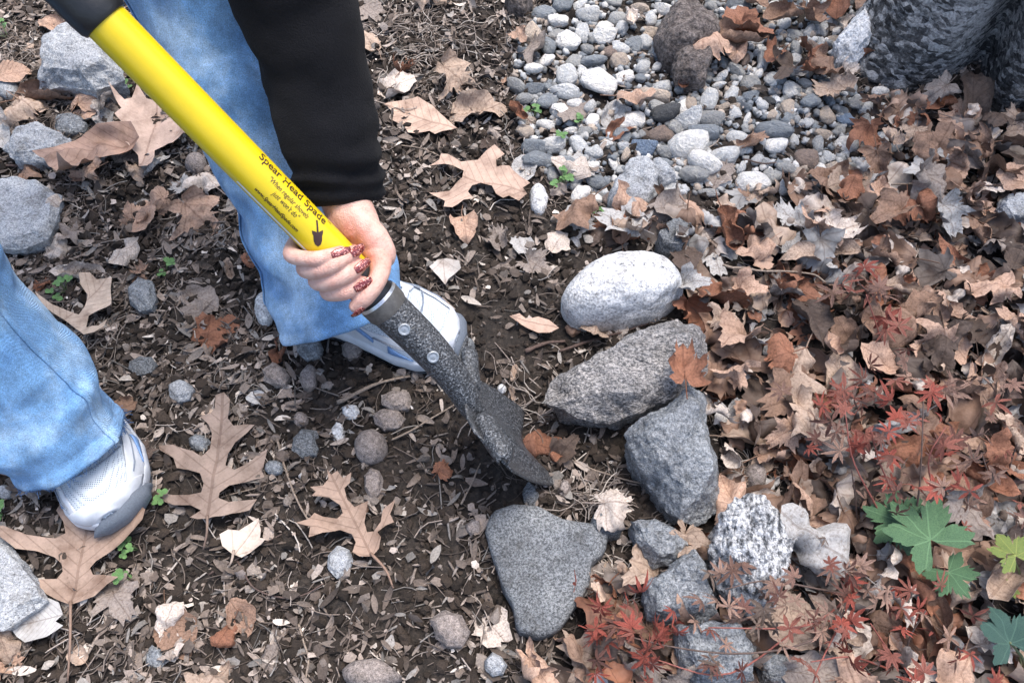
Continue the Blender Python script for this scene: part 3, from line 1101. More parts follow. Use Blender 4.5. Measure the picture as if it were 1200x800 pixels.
PEB = [(100, 50, 80, 45, 'b'), (170, 30, 60, 40, 'b'), (228, 22, 45, 45, 'l'), (255, 60, 75, 55, 'l'), (155, 75, 60, 40, 'w'), (70, 120, 60, 60, 't'),
       (120, 160, 60, 65, 'b'), (150, 118, 55, 45, 'g'), (190, 145, 75, 55, 'w'), (235, 118, 45, 60, 'l'), (308, 130, 72, 60, 'w'), (255, 160, 40, 45, 'g'),
       (270, 207, 85, 45, 'b'), (285, 280, 112, 75, 'w'), (185, 260, 60, 70, 'l'), (360, 165, 65, 45, 'l'), (358, 205, 60, 45, 't'), (380, 257, 52, 45, 'w'),
       (120, 330, 70, 55, 'b'), (165, 355, 65, 55, 'w'), (215, 335, 55, 42, 'w'), (70, 235, 60, 35, 'w'), (400, 395, 88, 72, 'w'), (508, 385, 98, 62, 'd'),
       (485, 355, 60, 40, 'g'), (590, 402, 92, 65, 'l'), (665, 405, 78, 52, 'g'), (660, 335, 62, 62, 'l'), (592, 495, 118, 88, 'w'), (440, 490, 78, 62, 'B'),
       (80, 480, 82, 62, 'b'), (140, 478, 75, 45, 'w'), (85, 530, 95, 45, 'b'), (500, 285, 65, 55, 'l'), (710, 527, 90, 52, 'l'), (875, 493, 82, 56, 'w'),
       (868, 442, 122, 48, 'b'), (797, 622, 110, 62, 'w'), (755, 460, 75, 65, 'l'), (915, 622, 62, 52, 'w'), (970, 620, 46, 42, 'l'), (967, 578, 62, 46, 't'),
       (1130, 378, 58, 48, 'B'), (1048, 440, 58, 38, 't'), (870, 585, 60, 50, 'g'), (915, 555, 70, 60, 'g'), (640, 560, 100, 60, 'w'), (600, 600, 90, 70, 'g'),
       (495, 580, 95, 70, 'l'), (820, 480, 62, 60, 'l'), (935, 290, 70, 62, 'w'), (895, 255, 55, 55, 'b'), (795, 278, 62, 48, 'g'), (800, 318, 50, 36, 'b'),
       (840, 200, 42, 62, 'l'), (1070, 555, 50, 42, 't'), (1040, 555, 40, 36, 'w'), (990, 525, 70, 62, 'n'), (1130, 550, 70, 40, 'g'), (465, 92, 60, 40, 't'),
       (412, 148, 55, 52, 'b'), (448, 138, 40, 48, 'l'), (365, 105, 38, 40, 'l'), (355, 76, 70, 42, 'g'), (480, 320, 90, 45, 't'), (520, 505, 60, 50, 'g'),
       (640, 455, 90, 50, 'b'), (575, 355, 40, 50, 'w'), (600, 350, 36, 44, 't'), (500, 450, 75, 65, 'n'), (750, 40, 55, 42, 'l'), (790, 70, 70, 40, 'w'),
       (760, 15, 80, 40, 'b'), (590, 15, 90, 34, 'l'), (425, 15, 60, 45, 't'), (15, 130, 50, 36, 't'), (50, 380, 62, 40, 't'), (75, 292, 60, 36, 'b'), (40, 320, 60, 30, 'g'),
       (180, 305, 90, 45, 'l'), (235, 245, 45, 55, 'l'), (210, 200, 48, 50, 'g'), (545, 430, 50, 60, 'g'), (505, 545, 60, 40, 'b'), (1108, 350, 46, 40, 'b'), (1165, 330, 62, 40, 'g'),
       (1060, 380, 55, 50, 't'), (1195, 335, 50, 60, 'l'), (950, 300, 40, 30, 'g'), (870, 260, 50, 40, 'l'), (370, 355, 55, 36, 'w'), (330, 180, 40, 40, 'n'), (305, 95, 60, 40, 'w')]
taken = []
for (zx, zy, w, h_, tone) in PEB:
    px, py = 600 + zx / 2.857, zy / 2.857
    p = at(px, py, 0.012)
    d = 1 / (ray(px, py).z * -1)
    mm = d / FPX / 2.857 * 1.22
    L, W = w * mm, h_ * mm * 1.12
    yaw = random.uniform(-0.35, 0.35)
    if W > L: L, W, yaw = W, L, yaw + math.pi / 2
    pebble(p.x, p.y, L, W, tone, yaw)
    taken.append((p.x, p.y, (L + W) / 4))
cand, _ = scatter_xy(2600, lambda px, py: inside(PEBBLES, px, py).astype(float))
nfill = 0
for x, y in cand:
    r_ = random.uniform(0.0095, 0.0175)
    if all((x - a) ** 2 + (y - b) ** 2 > (0.86 * (r_ + c)) ** 2 for a, b, c in taken):
        taken.append((x, y, r_))
        px, py = to_px(x, y, 0)
        pebble(x, y, r_ * 2.3, r_ * 2.3 * random.uniform(0.55, 0.95), random.choices('wlgbtdnB', (6, 5.5, 3.2, 3.2, 2.2, 0.4, 0.8, 0))[0], random.uniform(0, 3.1))
        nfill += 1
        if nfill >= 190: break

# ------------------------------------------------------------------ leaves
def out_maple(rs, teeth=True):
    key = [(-88, 0.10), (-62, 0.40), (-36, 0.62), (-18, 0.47), (2, 0.50), (22, 0.82), (44, 0.60), (58, 0.56), (72, 0.80), (90, 1.0)]
    half = []
    for i in range(len(key) - 1):
        (a0, r0), (a1, r1) = key[i], key[i + 1]
        n = 3
        for k in range(n):
            t = k / n
            r = r0 + (r1 - r0) * t
            if teeth and k: r *= 1 + (0.12 if k == 1 else -0.07) * rs.uniform(0.3, 1.5)
            half.append((a0 + (a1 - a0) * t, r * rs.uniform(0.88, 1.1)))
    pts = [(r * math.cos(math.radians(a)), r * math.sin(math.radians(a))) for a, r in half] + [(0, 1.0)]
    pts += [(-r * math.cos(math.radians(a)) * rs.uniform(0.82, 1.1), r * math.sin(math.radians(a))) for a, r in reversed(half)]
    if rs.random() < 0.45:      # a lobe torn away
        k0 = rs.randint(6, len(pts) - 16)
        for k in range(k0, k0 + rs.randint(4, 9)):
            x, y = pts[k]; q = rs.uniform(0.5, 0.72)
            pts[k] = (x * q, y * q)
    return [(x * 0.62, y * 0.62 + 0.05) for x, y in pts]


def out_oval(rs, wid=0.36, serr=0.03, n=20):
    r, l = [], []
    for i in range(1, n):
        t = i / n
        w = wid * math.sin(math.pi * t ** 0.82) ** 0.85 * (1 + (serr if i % 2 else -serr) * rs.uniform(0.5, 1.5))
        r.append((w, t)); l.append((-w * rs.uniform(0.92, 1.08), t))
    return [(0.01, 0)] + r + [(0, 1.02)] + l[::-1] + [(-0.01, 0)]


def out_oak(rs):
    key = [(0.02, 0.0), (0.10, 0.06), (0.26, 0.16), (0.24, 0.22), (0.10, 0.27), (0.09, 0.33), (0.24, 0.40), (0.42, 0.52), (0.34, 0.56), (0.14, 0.52), (0.10, 0.58),
           (0.16, 0.66), (0.34, 0.80), (0.24, 0.82), (0.11, 0.78), (0.09, 0.84), (0.16, 0.94), (0.05, 0.93)]
    r = [(x * rs.uniform(0.9, 1.1), y + rs.uniform(-0.012, 0.012)) for x, y in key]
    l = [(-x * rs.uniform(0.85, 1.1), y + rs.uniform(-0.02, 0.02)) for x, y in key]
    return r + [(0, 1.02)] + l[::-1]


def out_torn(rs):
    n = 22
    return [(0.36 * math.cos(2 * math.pi * k / n) * rs.uniform(0.72, 1.15), 0.42 + 0.40 * math.sin(2 * math.pi * k / n) * rs.uniform(0.75, 1.15)) for k in range(n)]


def dense(poly, step):
    out = []
    for i in range(len(poly)):
        a, b = np.array(poly[i]), np.array(poly[(i + 1) % len(poly)])
        n = max(1, int(np.linalg.norm(b - a) / step))
        for k in range(n): out.append(tuple(a + (b - a) * k / n))
    return out


def flat_leaf(poly, step):
    """Triangulate an outline with inner points; returns verts2d, tris."""
    poly = dense(poly, step)
    P = np.array(poly)
    x0, y0 = P.min(0); x1, y1 = P.max(0)
    xs, ys = np.meshgrid(np.arange(x0, x1, step), np.arange(y0, y1, step * 0.87))
    xs = xs + (np.arange(xs.shape[0]) % 2)[:, None] * step / 2
    q = np.stack([xs.ravel(), ys.ravel()], 1)
    q = q[inside(poly, q[:, 0], q[:, 1])]
    dmin = np.min(np.linalg.norm(q[:, None] - P[None], axis=2), axis=1) if len(q) else np.array([])
    q = q[dmin > step * 0.45] if len(q) else q
    co = [Vector(p) for p in poly] + [Vector(p) for p in q]
    e = [(i, (i + 1) % len(poly)) for i in range(len(poly))]
    r = geometry.delaunay_2d_cdt(co, e, [], 1, 1e-6)
    v = np.array([p[:] for p in r[0]]); f = [tuple(t) for t in r[2]]
    return v, f


def leaf_mesh(name, poly, step, curl=1.5, cross=0.6, crumple=0.05, seed=0, stem=True, fold=0.12, unit=1.0, axis_len=1.0):
    """A dry leaf with curl along and across the midrib, waves and a petiole. poly in leaf units, midrib up +y from 0."""
    v2, f = flat_leaf(poly, step)
    u, w = v2[:, 0], v2[:, 1] - 0.5 * axis_len
    p3 = np.stack([u * 3.0, w * 3.0, u * 0 + seed * 1.7], 1)
    z = crumple * fbm(p3, 3, seed) + fold * np.abs(u) * 0.6
    # radial pleats between the veins
    ang = np.arctan2(u, v2[:, 1] + 0.05)
    z += 0.020 * np.cos(ang * 8.7) * np.hypot(u, w)
    def bend(a, zz, k):
        k = k if abs(k) > 1e-3 else 1e-3
        rad = 1 / k - zz
        return rad * np.sin(a * k), 1 / k - rad * np.cos(a * k)
    # edges turn up or down unevenly
    k1 = curl * (1 + 0.35 * vnoise(np.stack([w * 2 + seed, u * 0, u * 0], 1), seed))
    x, zx = [], []
    uu, zz = np.zeros_like(u), np.zeros_like(u)
    kk = np.where(np.abs(k1) < 1e-3, 1e-3, k1)
    uu = (1 / kk - z) * np.sin(u * kk); zz = 1 / kk - (1 / kk - z) * np.cos(u * kk)
    yy, zz2 = bend(w, zz, cross)
    v = np.stack([uu, yy, zz2], 1)
    v[:, 2] -= np.percentile(v[:, 2], 12)
    uvs = v2.copy()
    if stem:
        k = int(np.argmin(np.hypot(v2[:, 0], v2[:, 1] - 0.0)))
        b = v[k]
        pth = catmull([b + np.array([0, 0.04, 0]), b + np.array([0.01, -0.12, 0.01]), b + np.array([0.05 * math.sin(seed), -0.34, 0.02 * math.cos(seed)])], 6)
        sv, sf = loft(pth, np.linspace(0.013, 0.008, 7), 4, cap=False)
        n0 = len(v)
        v = np.concatenate([v, sv]); f = list(f) + [tuple(i + n0 for i in (q[0], q[1], q[2])) for q in sf] + [tuple(i + n0 for i in (q[0], q[2], q[3])) for q in sf]
        uvs = np.concatenate([uvs, np.full((len(sv), 2), 0.0)])
    v = v * unit
    return v, np.array(f), uvs


LEAFC = {'tan': (0.36, 0.27, 0.21), 'pale': (0.52, 0.45, 0.395), 'silvery grey': (0.35, 0.34, 0.33), 'grey brown': (0.225, 0.188, 0.165), 'brown': (0.225, 0.14, 0.098),
         'rust': (0.235, 0.105, 0.062), 'dark brown': (0.085, 0.06, 0.048), 'pinkish tan': (0.40, 0.265, 0.195)}
KINDS = {}
rs = random.Random(3)
for kind, fn, pal in (('lobed', out_maple, True), ('oval', out_oval, False), ('torn', out_torn, True)):
    for form, curl, cross, cr in (('flat', 1.0, 0.6, 0.10), ('cupped', 2.8, 1.7, 0.14), ('curled', 5.8, 0.9, 0.13), ('crumpled', -2.6, 2.3, 0.24)):
        L = []
        for k in range(6 if kind == 'lobed' else 4):
            v, f, uvs = leaf_mesh('leaf', fn(rs), 0.06, curl * rs.uniform(0.75, 1.25), cross * rs.uniform(-1, 1.2), cr, rs.randint(0, 999), stem=rs.random() < 0.6)
            me = mesh_np('fallen_leaf', v, f, uv=uvs)
            me.materials.append(M['leaf_palm' if pal else 'leaf_pin'])
            L.append((me, (v, f, uvs)))
        KINDS[(kind, form)] = L
KEYS = list(KINDS)
KW = [{'lobed': 5, 'oval': 2.2, 'torn': 2.2}[k[0]] * {'flat': 0.55, 'cupped': 1.8, 'curled': 1.5, 'crumpled': 1.6}[k[1]] for k in KEYS]


def place_leaf(key, colour, pos, size, tilt, where, yaw=None):
    me = random.choice(KINDS[key])[0]
    o = bpy.data.objects.new('fallen_leaf', me)
    o.location = pos
    o.scale = (size, size, size)
    q = Matrix(rand_rot(tilt).tolist())
    if yaw is not None:
        q = Matrix.Rotation(yaw, 3, 'Z')
    o.rotation_euler = q.to_euler()
    c = np.array(LEAFC[colour]) * random.uniform(0.85, 1.15)
    o.color = (*c, 1)
    size_w = 'big' if size > 0.088 else 'medium' if size > 0.066 else 'small'
    tag(o, f'{size_w} {form_word(key)} {colour} dry leaf {where}', 'leaf', f'{size_w} {form_word(key)} {colour} leaves {where}')
    return link(o)


def form_word(key):
    return f'{key[1]} {key[0]}'


KEEP_CLEAR = [[(565, 585), (720, 610), (715, 660), (680, 740), (600, 755)], [(630, 480), (700, 410), (790, 380), (830, 420), (810, 465), (700, 500)], [(728, 520), (800, 468), (830, 500), (850, 600), (790, 615)],
              [(828, 620), (880, 592), (925, 630), (905, 715), (830, 690)], [(655, 350), (700, 295), (780, 298), (803, 340), (740, 390), (665, 388)], [(750, 690), (810, 650), (840, 725)],
              [(684, 580), (735, 582), (815, 605), (822, 660), (850, 735), (745, 745), (740, 680), (690, 640)], [(785, 735), (880, 728), (890, 800), (790, 800)]]
def w_litter(px, py):
    w = inside(LITTER, px, py) * 1.0
    for q in KEEP_CLEAR: w[inside(q, px, py)] = 0.0
    return w


# deep litter: under layer as one mass, 270 leaves on top singly
st = Stuff()
pts, zz = scatter_xy(330, w_litter)
for (x, y), z in zip(pts, zz):
    key = random.choices(KEYS, KW)[0]
    c = np.array(LEAFC[random.choices(list(LEAFC), (1, 0.4, 1, 3, 4, 2, 5, 1))[0]]) * random.uniform(0.6, 1.0)
    st.add(random.choice(KINDS[key])[1], rand_rot(0.35), random.uniform(0.055, 0.10), (x, y, z + random.uniform(0.0, 0.012)), c)
pts, zz = scatter_xy(420, w_litter)
for (x, y), z in zip(pts, zz):       # scraps
    c = np.array(LEAFC[random.choice(list(LEAFC))]) * random.uniform(0.6, 1.1)
    st.add(random.choice(KINDS[random.choice(KEYS[8:])])[1], rand_rot(0.6), random.uniform(0.02, 0.04), (x, y, z + random.uniform(0.004, 0.03)), c)
TOP = []
nleaf = 0
spots = []
CW = (2.7, 1.4, 1.9, 1.6, 3.8, 3.2, 0.9, 3.0)
pts, zz = scatter_xy(4000, w_litter)
for (x, y), z in zip(pts, zz):
    px, py = to_px(x, y, 0.02)
    if not (-15 < px < 1225 and -10 < py < 815): continue
    if any((x - a) ** 2 + (y - b) ** 2 < 0.036 ** 2 for a, b in spots): continue
    if any(inside(q, [px], [py])[0] for q in KEEP_CLEAR): continue
    spots.append((x, y))
    TOP.append((x, y, z, random.choices(KEYS, KW)[0], random.choices(list(LEAFC), CW)[0], random.uniform(0.006, 0.040), random.uniform(0.052, 0.100)))
    if len(TOP) >= 225: break
TOP.sort(key=lambda t: -t[6])
for i, (x, y, z, key, cl, dz, sz) in enumerate(TOP):
    if i < 178:
        place_leaf(key, cl, (x, y, z + dz), sz, 0.55, 'in the litter beyond the rocks')
    else:
        st.add(random.choice(KINDS[key])[1], rand_rot(0.5), sz, (x, y, z + dz), np.array(LEAFC[cl]))
for (x, y), z in zip(*scatter_xy(70, lambda px, py: w_chip(px, py) * (~inside(LITTER, px, py)))):      # scraps on the mulch
    st.add(random.choice(KINDS[random.choices(KEYS, KW)[0]])[1], rand_rot(0.25), random.uniform(0.018, 0.034), (x, y, z + 0.004), np.array(LEAFC[random.choice(('tan', 'grey brown', 'silvery grey', 'brown', 'grey brown'))]))
st.build('leaf_litter', M['leaf_stuff'], 'deep mass of brown decaying leaves under the top litter', 'leaf litter')
# leaves among the pebbles by the trunk, on the pebbles, and on the soil
for region, n, dmin, where, lo, hi, zl in ((LITTER_TOP, 22, 0.042, 'among the pebbles by the trunk', 0.05, 0.09, 0.02), (PEBBLES, 9, 0.07, 'lying on the pebble bed', 0.04, 0.07, 0.02)):
    sp = []
    for (x, y), z in zip(*scatter_xy(600, lambda px, py: inside(region, px, py) * 1.0)):
        if any((x - a) ** 2 + (y - b) ** 2 < dmin ** 2 for a, b in sp): continue
        sp.append((x, y))
        place_leaf(random.choices(KEYS, KW)[0], random.choices(list(LEAFC), CW)[0], (x, y, z + zl + random.uniform(0, 0.012)), random.uniform(lo, hi), 0.35, where)
        if len(sp) >= n: break

LEFT_TOP = [(-10, 70), (60, 95), (150, 100), (225, 190), (300, 330), (150, 330), (60, 300), (-10, 200)]
for (x, y), z in zip(*scatter_xy(16, lambda px, py: inside(LEFT_TOP, px, py) * 1.0)):
    place_leaf(random.choices(KEYS, KW)[0], random.choice(('tan', 'pinkish tan', 'pale', 'grey brown', 'brown', 'silvery grey')), (x, y, z + random.uniform(0.004, 0.016)), random.uniform(0.035, 0.07), 0.3, 'strewn by the grey rocks')
SOIL_LEAVES = [  # px, py, width px, kind, form, colour, yaw or None
    (478, 72, 36, 'lobed', 'cupped', 'rust', 0.3), (470, 100, 46, 'torn', 'cupped', 'pale', 1.0), (560, 125, 60, 'oval', 'cupped', 'tan', 1.4), (548, 98, 56, 'lobed', 'crumpled', 'tan', 2.0),
    (575, 168, 26, 'torn', 'cupped', 'dark brown', None), (545, 270, 40, 'oval', 'cupped', 'pinkish tan', 3.0), (580, 268, 42, 'lobed', 'cupped', 'grey brown', None),
    (610, 285, 36, 'torn', 'flat', 'silvery grey', None), (640, 318, 40, 'lobed', 'flat', 'grey brown', None), (592, 310, 26, 'oval', 'curled', 'grey brown', None),
    (655, 285, 36, 'torn', 'flat', 'pale', None), (690, 265, 46, 'lobed', 'crumpled', 'silvery grey', None), (602, 437, 20, 'oval', 'curled', 'tan', 0.2), (600, 460, 16, 'oval', 'curled', 'tan', None),
    (640, 520, 46, 'oval', 'crumpled', 'rust', 1.7), (672, 515, 42, 'lobed', 'cupped', 'dark brown', 0.8), (525, 540, 28, 'lobed', 'crumpled', 'rust', 0.6), (745, 592, 56, 'lobed', 'crumpled', 'pale', 1.6),
    (715, 665, 26, 'torn', 'flat', 'tan', None), (205, 740, 56, 'oval', 'flat', 'brown', 2.6), (200, 718, 44, 'torn', 'crumpled', 'pale', 0.3), (20, 775, 66, 'lobed', 'cupped', 'pinkish tan', 1.2),
    (8, 752, 36, 'torn', 'crumpled', 'tan', None), (262, 785, 60, 'lobed', 'crumpled', 'tan', 0.5), (320, 765, 36, 'oval', 'curled', 'grey brown', 0.3), (150, 720, 56, 'lobed', 'flat', 'grey brown', 2.4),
    (260, 745, 36, 'torn', 'crumpled', 'rust', None), (285, 725, 46, 'torn', 'flat', 'brown', None), (270, 378, 54, 'lobed', 'cupped', 'rust', 0.9), (240, 355, 46, 'torn', 'flat', 'grey brown', None),
    (222, 385, 40, 'lobed', 'flat', 'grey brown', None), (330, 410, 36, 'oval', 'curled', 'rust', 0.1), (245, 265, 60, 'lobed', 'crumpled', 'pinkish tan', 2.2), (240, 210, 44, 'torn', 'crumpled', 'pale', None),
    (172, 240, 40, 'lobed', 'curled', 'pinkish tan', 0.5), (202, 215, 30, 'lobed', 'flat', 'silvery grey', None), (268, 312, 24, 'oval', 'curled', 'tan', None), (290, 300, 22, 'oval', 'cupped', 'rust', None),
    (70, 285, 40, 'torn', 'crumpled', 'pale', 0.2), (145, 300, 36, 'oval', 'crumpled', 'pale', None), (52, 325, 24, 'lobed', 'cupped', 'rust', None), (90, 320, 50, 'oval', 'curled', 'pale', 1.5),
    (60, 110, 70, 'oval', 'curled', 'brown', 1.3), (105, 105, 40, 'lobed', 'crumpled', 'pinkish tan', 0.2), (60, 28, 36, 'oval', 'cupped', 'pinkish tan', None), (120, 85, 40, 'torn', 'crumpled', 'tan', None),
    (50, 140, 56, 'lobed', 'crumpled', 'tan', None), (100, 132, 30, 'torn', 'flat', 'pinkish tan', None), (30, 205, 36, 'torn', 'crumpled', 'brown', None), (25, 570, 56, 'lobed', 'crumpled', 'grey brown', None),
    (18, 545, 44, 'torn', 'cupped', 'brown', None), (50, 560, 40, 'torn', 'crumpled', 'dark brown', None), (142, 478, 28, 'torn', 'cupped', 'brown', None), (165, 520, 40, 'lobed', 'flat', 'dark brown', None),
    (430, 12, 44, 'oval', 'flat', 'grey brown', None), (520, 4, 46, 'lobed', 'crumpled', 'tan', None), (432, 50, 34, 'torn', 'flat', 'tan', None), (610, 60, 44, 'lobed', 'crumpled', 'grey brown', None),
    (660, 190, 46, 'lobed', 'flat', 'silvery grey', None), (690, 140, 56, 'lobed', 'flat', 'grey brown', None), (720, 130, 40, 'oval', 'cupped', 'silvery grey', 0.2), (730, 150, 36, 'oval', 'cupped', 'rust', 1.0),
    (840, 210, 44, 'torn', 'flat', 'grey brown', None), (615, 195, 34, 'oval', 'flat', 'silvery grey', None), (665, 200, 40, 'torn', 'crumpled', 'pale', None), (850, 75, 60, 'lobed', 'crumpled', 'pinkish tan', 2.7),
    (865, 45, 56, 'oval', 'curled', 'brown', 1.4), (700, 385, 44, 'oval', 'crumpled', 'tan', 0.3), (725, 388, 30, 'torn', 'cupped', 'pale', None), (800, 415, 60, 'lobed', 'cupped', 'rust', 0.1),
    (580, 738, 52, 'torn', 'flat', 'pale', None), (665, 755, 60, 'lobed', 'crumpled', 'tan', None), (650, 700, 30, 'oval', 'curled', 'tan', None), (860, 510, 48, 'lobed', 'flat', 'silvery grey', 3.0),
    (800, 650, 46, 'lobed', 'crumpled', 'tan', None), (815, 630, 40, 'oval', 'curled', 'rust', None), (905, 530, 60, 'oval', 'curled', 'tan', 0.8),
]
for i, (px, py, w, kd, fm, colr, yaw) in enumerate(SOIL_LEAVES):
    lift = 0.085 if (px, py) in ((800, 415),) else 0.035 if (px, py) in ((865, 45), (850, 75), (745, 592), (800, 650)) else 0.006
    p = at(px, py, lift + 0.005)
    size = w / FPX / -ray(px, py).z * 1.25
    side = 'among the pebbles' if py < 230 and px > 600 else 'on the mulch by the grey rocks' if px < 300 and py < 330 else 'on the mulch around the white shoe' if px < 340 else 'on the dug soil around the shovel and stones'
    place_leaf((kd, fm), colr, (p.x, p.y, gz1(p.x, p.y) + lift), size, 0.15, side, None if yaw is None else -yaw)

def traced_leaf(name, label, outline, colour, base, tip, seed, z=0.008, curl=0.5, crumple=0.042, step=0.009, pal=False, stem_to=None, lift=0.0):
    """A big leaf with its outline traced on the ground, base and tip of the midrib given."""
    W = [at(px, py, z) for px, py in outline]
    B, T = at(*base, z), at(*tip, z)
    L = (T - B).length
    d = (T - B).normalized()
    e = Vector((d.y, -d.x, 0))
    poly = [((p - B).dot(e) / L, (p - B).dot(d) / L) for p in W]
    v, f, uvs = leaf_mesh(name, poly, step / L, curl, 0.25, crumple, seed, stem=False, fold=0.06, unit=L)
    v[:, 1] += 0.5 * L
    if stem_to is not None:
        S = at(*stem_to, z)
        k = int(np.argmin(np.hypot(uvs[:, 0], uvs[:, 1])))
        b = v[k]
        s2 = np.array([(S - B).dot(e), (S - B).dot(d), 0.004])
        pth = catmull([b + np.array([0, 0.004, 0.0005]), b * 0.5 + s2 * 0.5 + np.array([0.004, 0, 0.006]), s2], 8)
        sv, sf = loft(pth, np.linspace(0.0019, 0.0011, 9), 5)
        n0 = len(v)
        v = np.concatenate([v, sv])
        f = [tuple(t) for t in f] + [tuple(i + n0 for i in q) for q in sf]
        uvs = np.concatenate([uvs, np.zeros((len(sv), 2))])
    o = obj(name, mesh_np(name, v, f, uv=uvs), M['leaf_palm' if pal else 'leaf_pin'])
    Rm = Matrix(((e.x, d.x, 0), (e.y, d.y, 0), (0, 0, 1)))
    o.matrix_world = Matrix.Translation((B.x, B.y, gz1(B.x, B.y) + z + 0.005 + lift)) @ Rm.to_4x4()
    g_ = sum(colour) / 3
    o.color = (*[0.72 * x + 0.28 * g_ for x in colour], 1)
    return tag(o, label, 'leaf')


def zc(pts, s, ox, oy):
    return [(x / s + ox, y / s + oy) for x, y in pts]


traced_leaf('oak_leaf', 'large brown oak leaf pinned under the white shoe toe', [(90, 713), (75, 707), (62, 700), (50, 692), (37, 687), (50, 683), (72, 681), (78, 672), (76, 662), (68, 655), (50, 650), (28, 650), (12, 637), (3, 625), (15, 623), (40, 632),
            (70, 634), (82, 628), (80, 615), (72, 602), (90, 575), (118, 565), (150, 580), (181, 603), (179, 615), (162, 630), (150, 640), (135, 650), (117, 660), (110, 668), (114, 676), (122, 677), (146, 680), (132, 688), (117, 702), (100, 710)],
            (0.27, 0.17, 0.115), (90, 713), (112, 580), 5, curl=0.5, crumple=0.034, stem_to=(86, 800))
B5 = lambda p: zc(p, 3.077, 180, 440)
traced_leaf('oak_leaf', 'wide many lobed dull brown oak leaf on the mulch beside white shoe', B5([(205, 530), (260, 520), (350, 485), (375, 440), (330, 455), (280, 468), (245, 455), (248, 435), (280, 405), (340, 385), (400, 365), (395, 340), (412, 265),
            (390, 275), (340, 320), (295, 345), (265, 330), (275, 290), (300, 250), (340, 215), (370, 185), (340, 185), (295, 190), (275, 165), (285, 100), (265, 75), (235, 85), (230, 130), (215, 145), (175, 155), (205, 185), (215, 215), (210, 270),
            (180, 300), (150, 280), (75, 255), (20, 255), (25, 270), (75, 300), (85, 335), (130, 345), (175, 360), (190, 400), (180, 430), (130, 435), (70, 430), (5, 415), (20, 445), (70, 465), (140, 475), (180, 495), (140, 520), (170, 530)]),
            (0.225, 0.15, 0.11), (247, 612), (265, 466), 9, curl=-0.5, crumple=0.048, stem_to=(240, 645), z=0.008)
traced_leaf('oak_leaf', 'sharp lobed reddish brown oak leaf in the dug soil', B5([(795, 665), (750, 665), (725, 650), (735, 610), (720, 580), (680, 570), (620, 590), (570, 605), (575, 565), (525, 550), (570, 535), (590, 510), (620, 525), (670, 530), (690, 510),
            (680, 480), (640, 455), (580, 450), (595, 435), (575, 420), (620, 415), (640, 390), (635, 355), (650, 375), (670, 360), (690, 385), (720, 365), (715, 400), (695, 420), (705, 460), (730, 485), (780, 465), (775, 490), (765, 540), (775, 575),
            (800, 575), (830, 545), (835, 500), (885, 470), (875, 500), (865, 520), (880, 550), (850, 560), (815, 580), (830, 600), (820, 640)]),
            (0.28, 0.17, 0.11), (438, 656), (390, 560), 13, curl=0.7, crumple=0.043, stem_to=(463, 693), z=0.008)
Z2 = lambda p: zc(p, 2.9975, 400, 0)
traced_leaf('oak_leaf', 'pinkish tan oak leaf with spread lobes near the white boulder and weed', Z2([(310, 595), (345, 580), (350, 560), (375, 560), (420, 585), (480, 575), (510, 550), (540, 530), (575, 560), (545, 580), (545, 600), (590, 595), (640, 640), (665, 665),
            (640, 680), (655, 705), (625, 725), (590, 710), (570, 720), (545, 700), (530, 670), (490, 650), (460, 665), (445, 690), (465, 715), (430, 720), (390, 755), (360, 745), (365, 720), (310, 690), (380, 680), (425, 640), (430, 615), (390, 600)]),
            (0.40, 0.25, 0.17), (612, 230), (515, 205), 17, curl=0.6, crumple=0.051, z=0.01)
traced_leaf('fallen_leaf', 'pinkish tan leaf with spiny margin lying on soil beside black sleeve', Z2([(150, 372), (230, 360), (270, 350), (320, 375), (350, 405), (385, 440), (410, 465), (355, 470), (330, 480), (310, 465), (280, 470), (235, 475), (220, 445), (180, 435), (185, 405)]),
            (0.44, 0.28, 0.19), (536, 155), (451, 125), 19, curl=1.4, crumple=0.034, z=0.008)
traced_leaf('oak_leaf', 'pale beige oak leaf partly behind the near jeans leg', zc([(300, 185), (335, 180), (355, 200), (410, 195), (405, 235), (418, 300), (370, 312), (330, 330), (320, 370), (380, 385), (425, 375), (420, 405), (380, 425), (340, 430), (300, 385),
            (240, 340), (170, 300), (150, 260), (200, 290), (290, 320), (312, 290), (320, 250), (300, 220)], 2.9975, 0, 267),
            (0.44, 0.31, 0.21), (70, 392), (128, 335), 23, curl=0.7, crumple=0.051, z=0.008)
Z6 = lambda p: zc(p, 2.667, 0, 0)
traced_leaf('fallen_leaf', 'large pinkish tan lobed leaf under the yellow handle', [(133, 113), (150, 124), (158, 121), (166, 108), (174, 120), (190, 122), (206, 136), (224, 132), (226, 150), (246, 160), (234, 172), (222, 166), (208, 176), (192, 172), (182, 178), (186, 192), (178, 204), (166, 203), (164, 186), (152, 176), (142, 168), (150, 156), (138, 142), (146, 134)],
            (0.43, 0.28, 0.20), (169, 200), (185, 125), 27, curl=1.1, crumple=0.085, pal=True, z=0.012)
traced_leaf('fallen_leaf', 'long curled orange brown leaf draped over grey stones', Z6([(110, 490), (180, 480), (240, 450), (320, 405), (420, 395), (442, 440), (400, 482), (340, 522), (300, 515), (285, 560), (240, 632), (212, 592), (170, 560), (150, 520)]),
            (0.34, 0.19, 0.12), (160, 165), (55, 195), 29, curl=2.2, crumple=0.14, z=0.03)
traced_leaf('fallen_leaf', 'silvery grey leaf leaning on the light grey rock', [(16, 736), (28, 722), (45, 710), (60, 700), (75, 708), (79, 722), (70, 730), (81, 736), (62, 750), (36, 756), (25, 748)],
            (0.33, 0.32, 0.31), (80, 722), (17, 737), 33, curl=1.2, crumple=0.02, z=0.01)
